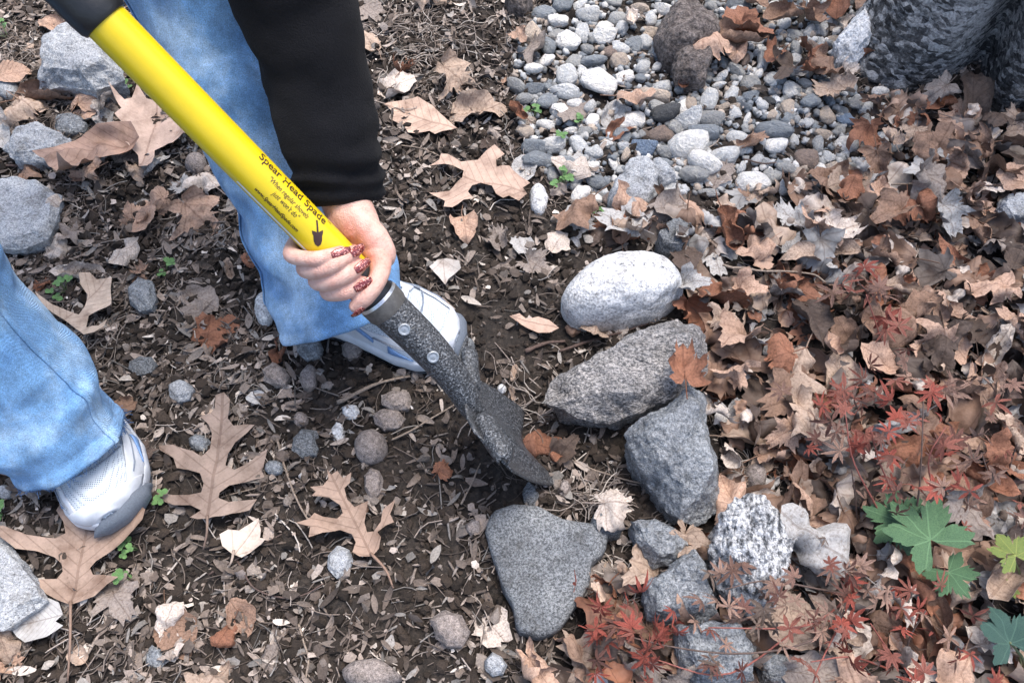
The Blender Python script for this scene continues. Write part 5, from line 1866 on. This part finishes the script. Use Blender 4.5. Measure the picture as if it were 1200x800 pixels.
for poly in icon:
    v2, f2 = flat_leaf(poly, 2.0)
    n0 = len(iv)
    iv += [(0.00083 * (0.69 * x - 0.72 * y), 0.00083 * (0.72 * x + 0.69 * y)) for x, y in v2]
    if_ += [tuple(i + n0 for i in t) for t in f2]
wrap_print('shovel_emblem', iv, if_, -0.040, math.radians(4))
V_ = [cyl_pt(t, math.radians(p), RH + 0.0003) for t in np.linspace(-0.125, -0.028, 24) for p in (-66, -61, -57)]
F_ = [(i * 3 + k, i * 3 + k + 1, i * 3 + k + 4, i * 3 + k + 3) for i in range(23) for k in (0, 1)]
obj('label_edge', mesh_np('label_edge', V_, F_), M['film'], shaft)

# ------------------------------------------------------------------ person: hand, sleeve, jeans, shoes
person = empty('person', (-0.45, 0.65, 0))
tag(person, 'person in blue jeans, black sleeve and white running shoes gripping the yellow shovel shaft', 'person')
PO = np.array([-0.45, 0.65, 0.0])


def kid(name, v, f, mat, parent=None, smooth=True, col=None):
    """A mesh given in world places, hung under the person or one of its pieces."""
    o = bpy.data.objects.new(name, mesh_np(name, np.asarray(v) - PO, f, smooth, col=col))
    o.data.materials.append(mat)
    COL.objects.link(o)
    o.parent = parent or person
    return o


def limb(points, radii, n=24, seg=20, flat=None, up0=None):
    """Closed tube with rounded ends."""
    P = catmull(points, n)
    r = np.interp(np.linspace(0, len(radii) - 1, n + 1), range(len(radii)), radii)
    t0 = P[0] - P[1]; t0 /= np.linalg.norm(t0); t1 = P[-1] - P[-2]; t1 /= np.linalg.norm(t1)
    A, RA, B, RB = [], [], [], []
    for a in (80, 60, 40, 20):
        A.append(P[0] + t0 * r[0] * math.sin(math.radians(a))); RA.append(r[0] * math.cos(math.radians(a)))
    for a in (20, 40, 60, 80):
        B.append(P[-1] + t1 * r[-1] * math.sin(math.radians(a))); RB.append(r[-1] * math.cos(math.radians(a)))
    path = np.concatenate([np.array(A), P, np.array(B)])
    rad_ = np.concatenate([RA, r, RB])
    if flat is not None:
        rad_ = [(x, x * flat) for x in rad_]
    return loft(path, rad_, seg, up0=up0)


def cyl(phi, a, R):
    p = math.radians(phi)
    return hp(a, R * math.sin(p), R * math.cos(p))


parts = []
FING = [(-43, -38, -14, 12, 0.95), (-21, -19, -4, 36, 1.03), (-3, -2, 9, 21, 1.06), (15, 14, 23, 0, 1.02)]
nails = []
for ab, al, at_, pt, sc in FING:
    r0, r1, r2, r3 = 8.9 * sc, 8.6 * sc, 7.9 * sc, 6.7 * sc
    g = 19.5
    A = lambda p: np.interp(p, [-190, -90, pt], [ab, al, at_])
    key = [(-200, g + r0 + 1), (-165, g + r0 + 1.5), (-128, g + r0 + 2.5), (-98, g + r1 + 3.0), (-68, g + r1 + 0.3), (-36, g + r2 + 0.8), (-8, g + r2 + 0.4), (pt - 10, g + r3 + 0.4), (pt, g + r3 + 0.2)]
    if pt < 8: key = key[:-4] + [(-40, g + r2 + 0.8), (-18, g + r3 + 0.6), (pt, g + r3 + 0.2)]
    elif pt < 20: key = key[:-3] + [(-12, g + r3 + 0.6), (pt, g + r3 + 0.2)]
    pts_ = [cyl(p, A(p), R) for p, R in key]
    rad_ = np.interp(np.linspace(0, 1, len(key)), [0, 0.35, 0.45, 0.62, 0.72, 1], [r0, r1, r1 * 1.06, r2, r2 * 1.03, r3]) * 0.001
    parts.append(limb(pts_, list(rad_), 40, 20))
    nails.append((pts_[-2], pts_[-1], r3 * 0.001, cyl(pt, A(pt), 60)))
# palm behind the shaft, heel of the hand and ball of the thumb
for (a0, a1, w_) in ((-14, -36, 12), (-4, -14, 12.5), (8, 5, 12.5), (19, 23, 12)):
    parts.append(limb([hp(a0 - 4, 34, -22), hp((a0 + a1) / 2, 14, -33), hp(a1, -10, -31), hp(a1, -20, -24)], [0.014, 0.0135, w_ * 0.001 * 0.9, 0.009], 20, 18))
parts.append(limb([hp(-30, 44, -26), hp(-20, 41, -24), hp(-6, 38, -20), hp(12, 34, -17)], [0.0205, 0.0205, 0.0195, 0.016], 20, 24, 1.05))
parts.append(limb([hp(-22, 42, -14), hp(6, 39, -8), hp(24, 34, -5), hp(28, 28, -2)], [0.013, 0.0165, 0.0155, 0.012], 22, 24))          # ball of the thumb
parts.append(limb([hp(-24, 30, -26), hp(0, 26, -24), hp(20, 24, -20)], [0.016, 0.016, 0.014], 12, 18))
TH = [hp(17, 32, -4), hp(25, 28, 6), hp(30, 19, 19), hp(33.5, 5, 27), hp(35.5, -9, 26), hp(37, -21, 21)]
parts.append(limb(TH, [0.0135, 0.0118, 0.0102, 0.0092, 0.0094, 0.0072], 30, 20))
wr = [hp(-10, 38, -20), hp(-24, 42, -25), npv(dep(409, 248, 0.876)), npv(dep(400, 215, 0.874)), npv(dep(384, 130, 0.858))]
parts.append(limb(wr, [0.020, 0.0215, 0.0225, 0.0255, 0.031], 26, 24, 1.12))
hv, hf = join(parts)
tmp = bpy.data.objects.new('tmp', mesh_np('tmp', hv, hf))
COL.objects.link(tmp)
md = tmp.modifiers.new('r', 'REMESH'); md.mode = 'VOXEL'; md.voxel_size = 0.00105; md.use_smooth_shade = True
md = tmp.modifiers.new('s', 'SMOOTH'); md.iterations = 4; md.factor = 0.5
bpy.context.view_layer.update()
hm = bpy.data.meshes.new_from_object(tmp.evaluated_get(bpy.context.evaluated_depsgraph_get()))
bpy.data.objects.remove(tmp)
HVv = np.empty(len(hm.vertices) * 3, np.float32); hm.vertices.foreach_get('co', HVv); HVv = HVv.reshape(-1, 3).astype(float)
HF = [tuple(p.vertices) for p in hm.polygons]
# crease lines of the palm and the knuckles
def groove(v, line, depth, width):
    L = catmull(line, 24)
    d = np.min(np.linalg.norm(v[:, None] - L[None], axis=2), axis=1)
    return np.clip(1 - d / width, 0, 1) ** 2 * depth
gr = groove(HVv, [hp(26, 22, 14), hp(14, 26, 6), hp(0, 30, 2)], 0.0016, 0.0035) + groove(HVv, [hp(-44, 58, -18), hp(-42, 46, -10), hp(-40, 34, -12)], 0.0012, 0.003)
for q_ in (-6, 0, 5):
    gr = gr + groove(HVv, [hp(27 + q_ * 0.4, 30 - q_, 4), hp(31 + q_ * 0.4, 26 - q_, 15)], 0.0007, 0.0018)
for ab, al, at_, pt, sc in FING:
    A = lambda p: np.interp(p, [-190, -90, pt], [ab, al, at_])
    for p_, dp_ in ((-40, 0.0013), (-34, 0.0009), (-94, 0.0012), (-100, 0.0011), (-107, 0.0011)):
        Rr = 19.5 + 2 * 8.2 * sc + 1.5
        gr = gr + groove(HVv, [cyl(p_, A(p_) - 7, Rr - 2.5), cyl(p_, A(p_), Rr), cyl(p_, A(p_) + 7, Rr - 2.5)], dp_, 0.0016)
cen = HC - qv * 0.02
dv = HVv - cen; dv /= np.linalg.norm(dv, axis=1)[:, None]
HVv = HVv - dv * gr[:, None]
skin = np.tile(np.array([0.60, 0.395, 0.325]), (len(HVv), 1))
def blush(p, r, k, c=(0.52, 0.17, 0.13)):
    global skin
    w = np.exp(-(np.linalg.norm(HVv - p, axis=1) / r) ** 2) * k
    skin = skin * (1 - w[:, None]) + np.array(c) * w[:, None]
blush(hp(0, 26, 4), 0.022, 0.75)
blush(hp(-16, 28, -4), 0.018, 0.6)
blush(hp(20, 24, 12), 0.014, 0.55)
blush(hp(42, -14, 24), 0.012, 0.35)
for (p0, p1, r, _) in nails:
    blush(p1, 0.009, 0.5)
for ab, al, at_, pt, sc in FING:
    blush(cyl(-100, al, 36), 0.009, 0.4, (0.60, 0.27, 0.21)); blush(cyl(-36, np.interp(-36, [-90, pt], [al, at_]), 35), 0.007, 0.35, (0.62, 0.29, 0.23))
    blush(cyl(-66, al + 3, 36), 0.008, 0.4, (0.70, 0.50, 0.42))
blush(hp(14, 44, 0), 0.014, 0.6, (0.72, 0.53, 0.45)); blush(hp(-14, 46, -8), 0.016, 0.5, (0.72, 0.53, 0.45))
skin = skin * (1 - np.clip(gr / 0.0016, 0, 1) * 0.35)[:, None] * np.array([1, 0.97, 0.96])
hand = kid('body', HVv, HF, M['skin'], col=skin)
hand['label'] = 'left hand closed around the shaft, palm to the viewer'


def nail(p0, p1, r, outp, wid=0.0047, ln=0.0195, over=0.0065, roll=0.0, lift=0.0):
    t = p1 - p0; t /= np.linalg.norm(t)
    o_ = outp - p1; o_ -= t * np.dot(o_, t); o_ /= np.linalg.norm(o_)
    if roll:
        s0 = np.cross(t, o_); o_ = o_ * math.cos(roll) + s0 * math.sin(roll)
    s_ = np.cross(t, o_)
    c = p1 + t * (r * 0.45)
    V_, nu, nvv = [], 11, 9
    for i in range(nu):
        u = i / (nu - 1)
        x = -ln + over + u * ln
        w = wid * (math.sin(math.pi * (0.12 + 0.80 * u)) ** 0.45)
        for j in range(nvv):
            y = -1 + 2 * j / (nvv - 1)
            a = y * w / (r * 1.05)
            h = r * 1.05 * math.cos(a) + 0.0006 + lift - 0.0022 * max(0, u - 0.45) ** 2 * 4 - 0.0007 * max(0, 0.25 - u) * 4
            V_.append(c + t * x + s_ * (r * 1.05 * math.sin(a)) + o_ * h)
    F_ = [(i * nvv + j, i * nvv + j + 1, (i + 1) * nvv + j + 1, (i + 1) * nvv + j) for i in range(nu - 1) for j in range(nvv - 1)]
    o = kid('fingernail', V_, F_, M['nail'], hand)
    md = o.modifiers.new('t', 'SOLIDIFY'); md.thickness = 0.0008; md.offset = 1
    return o


for p0, p1, r, outp in nails:
    nail(p0, p1, r, outp)
nail(TH[-2], TH[-1], 0.0075, TH[-1] + qv * 0.03 + ua * 0.03, 0.006, 0.016, 0.006)

# sleeve and sweater
SL = [npv(dep(398, 239, 0.884)), npv(dep(392, 195, 0.876)), npv(dep(377, 115, 0.858)), npv(dep(352, 25, 0.835)), npv(dep(336, -40, 0.82)), np.array([-0.235, 0.80, 0.545]), np.array([-0.25, 0.90, 0.66]), np.array([-0.28, 0.98, 0.80]), np.array([-0.36, 1.0, 0.90])]
SR = [0.0415, 0.0470, 0.0515, 0.0585, 0.0625, 0.064, 0.066, 0.075, 0.08]
P = catmull(SL, 90)
R = np.interp(np.linspace(0, len(SR) - 1, 91), range(len(SR)), SR)
v, f = loft(P, R, 64, cap=False, disp=lambda k, th, q: 0.0065 * fbm(q * np.array([14, 14, 24]), 3, 5) + 0.0022 * np.sin(th * 1.0) + 0.0035 * np.sin(k * 95 + 1.5 * np.sin(th * 2)) * np.exp(-((k - 0.10) / 0.06) ** 2) - 0.006 * np.exp(-(k / 0.012) ** 2))
tv, tf = limb([np.array([-0.60, 0.96, 0.92]), np.array([-0.52, 1.06, 0.99]), np.array([-0.40, 1.06, 0.96])], [0.14, 0.14, 0.10], 20, 32)
sweater = kid('sweater', *join([(v, f), (tv, tf)]), M['fleece'])
md = sweater.modifiers.new('cloth', 'SOLIDIFY'); md.thickness = 0.004; md.offset = -1

# jeans
def leg_tube(path, radii, seed, n=110, seg=96):
    P = catmull(path, n)
    R = np.interp(np.linspace(0, len(radii) - 1, n + 1), range(len(radii)), radii)
    def disp(k, th, q):
        d = 0.0095 * fbm(q * np.array([9, 9, 15]), 3, seed) + 0.003 * fbm(q * np.array([24, 24, 40]), 2, seed + 3)
        d += 0.008 * np.sin(q[:, 2] * 62 + 2.0 * np.sin(th + seed) + 2.2 * vnoise(q * 6, seed)) * np.exp(-((k - 0.17) / 0.10) ** 2)
        d += 0.0012 * np.exp(-((k - 0.036) / 0.0035) ** 2) * -1 + 0.0011 * np.exp(-((k - 0.016) / 0.014) ** 2)      # hem stitching
        d += 0.0022 * vnoise(np.stack([th * 3, th * 0 + seed, k * 3], 1), 9) * np.exp(-k / 0.05)
        return d
    return P, R, loft(P, R, seg, cap=False, disp=disp)


L1 = [np.array([-0.522, 0.398, 0.060]), np.array([-0.552, 0.432, 0.13]), np.array([-0.584, 0.470, 0.25]), np.array([-0.60, 0.53, 0.40]), np.array([-0.62, 0.62, 0.55]), np.array([-0.62, 0.80, 0.86])]
L2 = [npv(dep(405, 376, 1.080)), npv(dep(385, 322, 1.064)), npv(dep(345, 235, 1.035)), npv(dep(300, 120, 0.99)), npv(dep(255, 20, 0.965)), np.array([-0.46, 0.93, 0.60]), np.array([-0.50, 0.94, 0.86])]
P1, R1, t1 = leg_tube(L1, [0.071, 0.070, 0.074, 0.081, 0.087, 0.10], 4)
P2, R2, t2 = leg_tube(L2, [0.078, 0.076, 0.073, 0.074, 0.077, 0.085, 0.10], 8)
hip = limb([np.array([-0.48, 0.92, 0.82]), np.array([-0.56, 0.88, 0.90]), np.array([-0.64, 0.80, 0.84])], [0.12, 0.15, 0.12], 16, 32)
jeans = kid('jeans', *join([t1, t2, hip]), M['denim'])
md = jeans.modifiers.new('cloth', 'SOLIDIFY'); md.thickness = 0.003; md.offset = -1


def seam(P, tube, seg_i, n0, n1, parent, seg=96, wid=0.0035):
    v = np.asarray(tube[0]).reshape(-1, seg, 3)
    line = v[n0:n1, seg_i]; c = P[n0:n1]
    o_ = line - c; o_ /= np.linalg.norm(o_, axis=1)[:, None]
    line = line + o_ * 0.0012
    vv_, ff = loft(line, [(0.0013, wid)] * len(line), 8, cap=False, up0=o_[0])
    return kid('seam', vv_, ff, M['denim'], parent)


def seg_facing(P, tube, k, direction, seg=96):
    v = np.asarray(tube[0]).reshape(-1, seg, 3)[k] - P[k]
    return int(np.argmax(v @ np.asarray(direction, float)))


seam(P1, t1, seg_facing(P1, t1, 25, (0.75, -0.1, 0.5)), 0, 80, jeans)
seam(P2, t2, seg_facing(P2, t2, 20, (-0.85, -0.35, 0.2)), 0, 80, jeans)
# frayed threads along the hem of the near leg
fr = []
v1 = np.asarray(t1[0]).reshape(-1, 96, 3)
for _ in range(230):
    i = random.randrange(96)
    p = v1[0, i] + (v1[0, i] - P1[0]) * random.uniform(-0.02, 0.01)
    d = np.array([random.gauss(0, 0.6), random.gauss(0, 0.6), -random.uniform(0.4, 1.2)]) * 0.006
    fr.append(loft(np.array([p - d * 0.3, p + d * 0.4, p + d + np.array([0.001, 0, 0.001])]), [0.00035] * 3, 3, cap=False))
fo = kid('hem_fray', *join(fr), M['denim_thread'], jeans)
fo['kind'] = 'stuff'


# running shoes
def make_shoe(toe, dirv, L=0.272):
    d = np.array([dirv[0], dirv[1], 0.0]); d /= np.linalg.norm(d)
    e = np.array([-d[1], d[0], 0])
    O = np.array([toe[0], toe[1], 0.004]) - d * L
    sT = [0, 0.03, 0.10, 0.22, 0.4, 0.58, 0.72, 0.84, 0.92, 0.97, 1.0]
    wT = [0.010, 0.024, 0.033, 0.036, 0.036, 0.044, 0.050, 0.0475, 0.039, 0.026, 0.006]
    hT = [0.052, 0.075, 0.092, 0.098, 0.090, 0.064, 0.049, 0.040, 0.033, 0.025, 0.012]
    cT = [0, 0, 0, 0.002, 0.004, 0.004, 0.002, -0.002, -0.005, -0.007, -0.008]
    spring = lambda s: 0.014 * max(0, (s - 0.70) / 0.30) ** 2
    def W(x, y, z): return O + d * x + e * y + np.array([0, 0, z])
    def S(s, t, off=0.0):
        """t: 0..1 from one side over the top to the other."""
        w = np.interp(s, sT, wT) + off; h = np.interp(s, sT, hT) + off; c = np.interp(s, sT, cT)
        a = math.pi * t
        ca, sa = math.cos(a), math.sin(a)
        y = w * math.copysign(abs(ca) ** 0.85, ca)
        z = 0.024 + spring(s) + h * sa ** 0.8
        return W(s * L, c + y, z)
    def patch(name, st0, mat, parent, off=0.0013, nu=22, nvv=14):
        """st0: function (u, v) -> (s, t)."""
        V_ = [S(*st0(i / (nu - 1), j / (nvv - 1)), off) for i in range(nu) for j in range(nvv)]
        F_ = [(i * nvv + j, i * nvv + j + 1, (i + 1) * nvv + j + 1, (i + 1) * nvv + j) for i in range(nu - 1) for j in range(nvv - 1)]
        o = kid(name, V_, F_, mat, parent)
        md = o.modifiers.new('t', 'SOLIDIFY'); md.thickness = 0.0016; md.offset = 1
        return o
    ns, nt = 48, 33
    V_ = [S(i / (ns - 1), j / (nt - 1)) for i in range(ns) for j in range(nt)]
    F_ = [(i * nt + j, i * nt + j + 1, (i + 1) * nt + j + 1, (i + 1) * nt + j) for i in range(ns - 1) for j in range(nt - 1)]
    up = kid('shoe', V_, F_, M['shoe_mesh'])
    # sole: outline rings
    ol = [(s, sg) for sg in (1,) for s in np.linspace(0, 1, 40)] + [(s, -1) for s in np.linspace(1, 0, 40)]
    rings = []
    for z, o_ in ((0.0, -0.004), (0.003, 0.0005), (0.010, 0.003), (0.018, 0.0045), (0.026, 0.0042), (0.030, 0.0022), (0.0315, -0.003)):
        rings.append([W(s * L + (o_ if s > 0.98 else -o_ if s < 0.02 else 0), np.interp(s, sT, cT) + sg * (np.interp(s, sT, wT) + o_), z + spring(s)) for s, sg in ol])
    n_ = len(ol)
    V_ = [p for r in rings for p in r]
    F_ = [(k * n_ + i, k * n_ + (i + 1) % n_, (k + 1) * n_ + (i + 1) % n_, (k + 1) * n_ + i) for k in range(len(rings) - 1) for i in range(n_)] + [tuple(reversed(range(n_)))]
    kid('sole', V_, F_, M['shoe_white'], up)
    # outsole line
    rings = [[W(s * L + (0.0006 if s > 0.98 else 0), np.interp(s, sT, cT) + sg * (np.interp(s, sT, wT) + o_), z + spring(s)) for s, sg in ol] for z, o_ in ((-0.003, -0.003), (0.0, 0.0018), (0.0045, 0.0030))]
    V_ = [p for r in rings for p in r]
    F_ = [(k * n_ + i, k * n_ + (i + 1) % n_, (k + 1) * n_ + (i + 1) % n_, (k + 1) * n_ + i) for k in range(2) for i in range(n_)] + [tuple(reversed(range(n_)))]
    kid('outsole', V_, F_, M['shoe_grey'], up)
    # leather overlays
    patch('side_panel', lambda u, v_: (0.06 + 0.90 * u, 0.005 + (0.19 + 0.05 * math.sin(u * 9)) * v_), M['shoe_white'], up)
    patch('side_panel', lambda u, v_: (0.06 + 0.90 * u, 0.995 - (0.19 + 0.05 * math.sin(u * 9)) * v_), M['shoe_white'], up)
    patch('toe_cap', lambda u, v_: (0.935 + 0.06 * abs(2 * v_ - 1) ** 2 * -1 + (0.06 + 0.06 * abs(2 * v_ - 1) ** 2) * u, 0.02 + 0.96 * v_), M['shoe_white'], up, 0.0016, 12, 26)
    # toe guard wrapping the tip
    rows = []
    gs = [(s, -1) for s in np.linspace(0.975, 1, 6)] + [(s, 1) for s in np.linspace(1, 0.905, 14)]
    for z, o_, pull in ((0.004, 0.0062, 0), (0.014, 0.0076, 0), (0.022, 0.0080, 0), (0.029, 0.0070, 0.15), (0.034, 0.0055, 0.4), (0.0375, 0.0035, 0.6)):
        row = []
        for k, (s, sg) in enumerate(gs):
            w = np.interp(s, sT, wT) + o_
            tp = math.sin(math.pi * (0.04 + 0.92 * k / (len(gs) - 1))) ** 0.5
            zz_ = 0.004 + (z - 0.004) * tp
            row.append(W(s * L + (o_ if s > 0.93 else 0) - 0.008 * pull * tp, np.interp(s, sT, cT) + sg * w * (1 - 0.06 * pull), zz_ + spring(s)))
        rows.append(row)
    n2 = len(gs)
    V_ = [p for r in rows for p in r]
    F_ = [(k * n2 + i, k * n2 + i + 1, (k + 1) * n2 + i + 1, (k + 1) * n2 + i) for k in range(len(rows) - 1) for i in range(n2 - 1)]
    kid('toe_guard', V_, F_, M['shoe_grey'], up)
    # lace straps across the instep
    for s0 in (0.50, 0.565, 0.63, 0.69):
        line = [S(s0 + 0.02 * math.sin(math.pi * v_), 0.30 + 0.40 * v_, 0.003) for v_ in np.linspace(0, 1, 14)]
        v_, f_ = loft(line, [(0.0022, 0.0055)] * 14, 10, up0=(0, 0, 1))
        kid('lace', v_, f_, M['shoe_white'], up)
    patch('eyestay', lambda u, v_: (0.42 + 0.30 * u, 0.245 + 0.085 * v_ + 0.02 * u), M['shoe_white'], up, 0.0018)
    patch('eyestay', lambda u, v_: (0.42 + 0.30 * u, 0.755 - 0.085 * v_ - 0.02 * u), M['shoe_white'], up, 0.0018)
    # dark seam lines and the blue flash
    for fn in (lambda q: (0.45 + 0.30 * q, 0.235 + 0.03 * math.sin(q * 3)), lambda q: (0.45 + 0.30 * q, 0.765 - 0.03 * math.sin(q * 3)), lambda q: (0.76 + 0.05 * math.sin(math.pi * q), 0.26 + 0.48 * q),
               lambda q: (0.62 + 0.26 * q, 0.12 + 0.05 * q), lambda q: (0.62 + 0.26 * q, 0.88 - 0.05 * q)):
        line = [S(*fn(q), 0.0032) for q in np.linspace(0, 1, 20)]
        v_, f_ = loft(line, [0.0010] * 20, 5)
        kid('stitching', v_, f_, M['shoe_seam'], up)
    for sg in (0, 1):
        patch('blue_flash', lambda u, v_: (0.70 + 0.13 * u, abs(sg - (0.05 + 0.075 * v_ * (1 - u)))), M['shoe_blue'], up, 0.0032, 8, 4)
        patch('side_stripe', lambda u, v_: (0.36 + 0.26 * u, abs(sg - (0.07 + 0.035 * v_ + 0.10 * (1 - u)))), M['shoe_blue'], up, 0.0032, 10, 4)
    return up


t = at(156, 616, 0.0)
make_shoe((t.x, t.y), (0.58, -0.81))
t = at(541, 413, 0.0)
make_shoe((t.x, t.y), (0.955, -0.295))

# ------------------------------------------------------------------ the same ground cover carried on around the photographed patch
def scatter_round(n, weight):
    out, tot = [], 0
    while tot < n:
        x = rng.uniform(-1.7, 1.7, 4 * n); y = rng.uniform(-0.5, 2.2, 4 * n)
        px, py = to_px(x, y, np.zeros_like(x))
        out_ = (px < -60) | (px > 1260) | (py < -40) | (py > 850)
        ok = out_ & (rng.random(4 * n) < weight(px, py))
        q = np.stack([x, y], 1)[ok]
        out.append(q); tot += len(q)
    q = np.concatenate(out)[:n]
    return q, gz(q[:, 0], q[:, 1])


OUTER_LITTER = [(1010, 108), (1500, 60), (4000, 60), (4000, 3000), (300, 3000), (560, 850)]
st = Stuff()
for (x, y), z in zip(*scatter_round(13000, lambda px, py: np.where(inside(OUTER_LITTER, px, py), 0.3, 1.0))):
    k = random.random()
    c = np.array(random.choices(CHIPC, (3, 4, 4, 1.5, 3, 2))[0]) * random.uniform(0.65, 1.5)
    L = 0.007 + 0.03 * random.random() ** 2.0
    if k < 0.3:
        st.add(random.choice(scraps), rand_rot(0.6), L, (x, y, z + 0.005), c)
    elif k < 0.75:
        st.add(random.choice(husks), rand_rot(0.5), L, (x, y, z + 0.005), c)
    else:
        L *= 2
        st.add(random.choice(straws), rand_rot(0.18), np.array([L, L, 0.025]), (x, y, z + 0.004), c)
for (x, y), z in zip(*scatter_round(7000, lambda px, py: np.ones_like(px))):
    s = 0.003 + 0.009 * random.random() ** 3
    st.add(random.choice(lumps[:6]), rand_rot(0.6), s, (x, y, z + s * 0.4), np.array([0.034, 0.0265, 0.0215]) * random.uniform(0.5, 1.7))
st.build('mulch', M['chip'], 'mulch and soil crumbs continuing around the bed', 'mulch')
st = Stuff()
for (x, y), z in zip(*scatter_round(900, lambda px, py: np.where(inside(OUTER_LITTER, px, py), 1.0, 0.06))):
    key = random.choices(KEYS, KW)[0]
    st.add(random.choice(KINDS[key])[1], rand_rot(0.45), random.uniform(0.05, 0.10), (x, y, z + random.uniform(0.004, 0.03)), np.array(LEAFC[random.choices(list(LEAFC), CW)[0]]) * random.uniform(0.8, 1.1))
st.build('leaf_litter', M['leaf_stuff'], 'leaf litter continuing around the bed and behind the trunk', 'leaf litter')
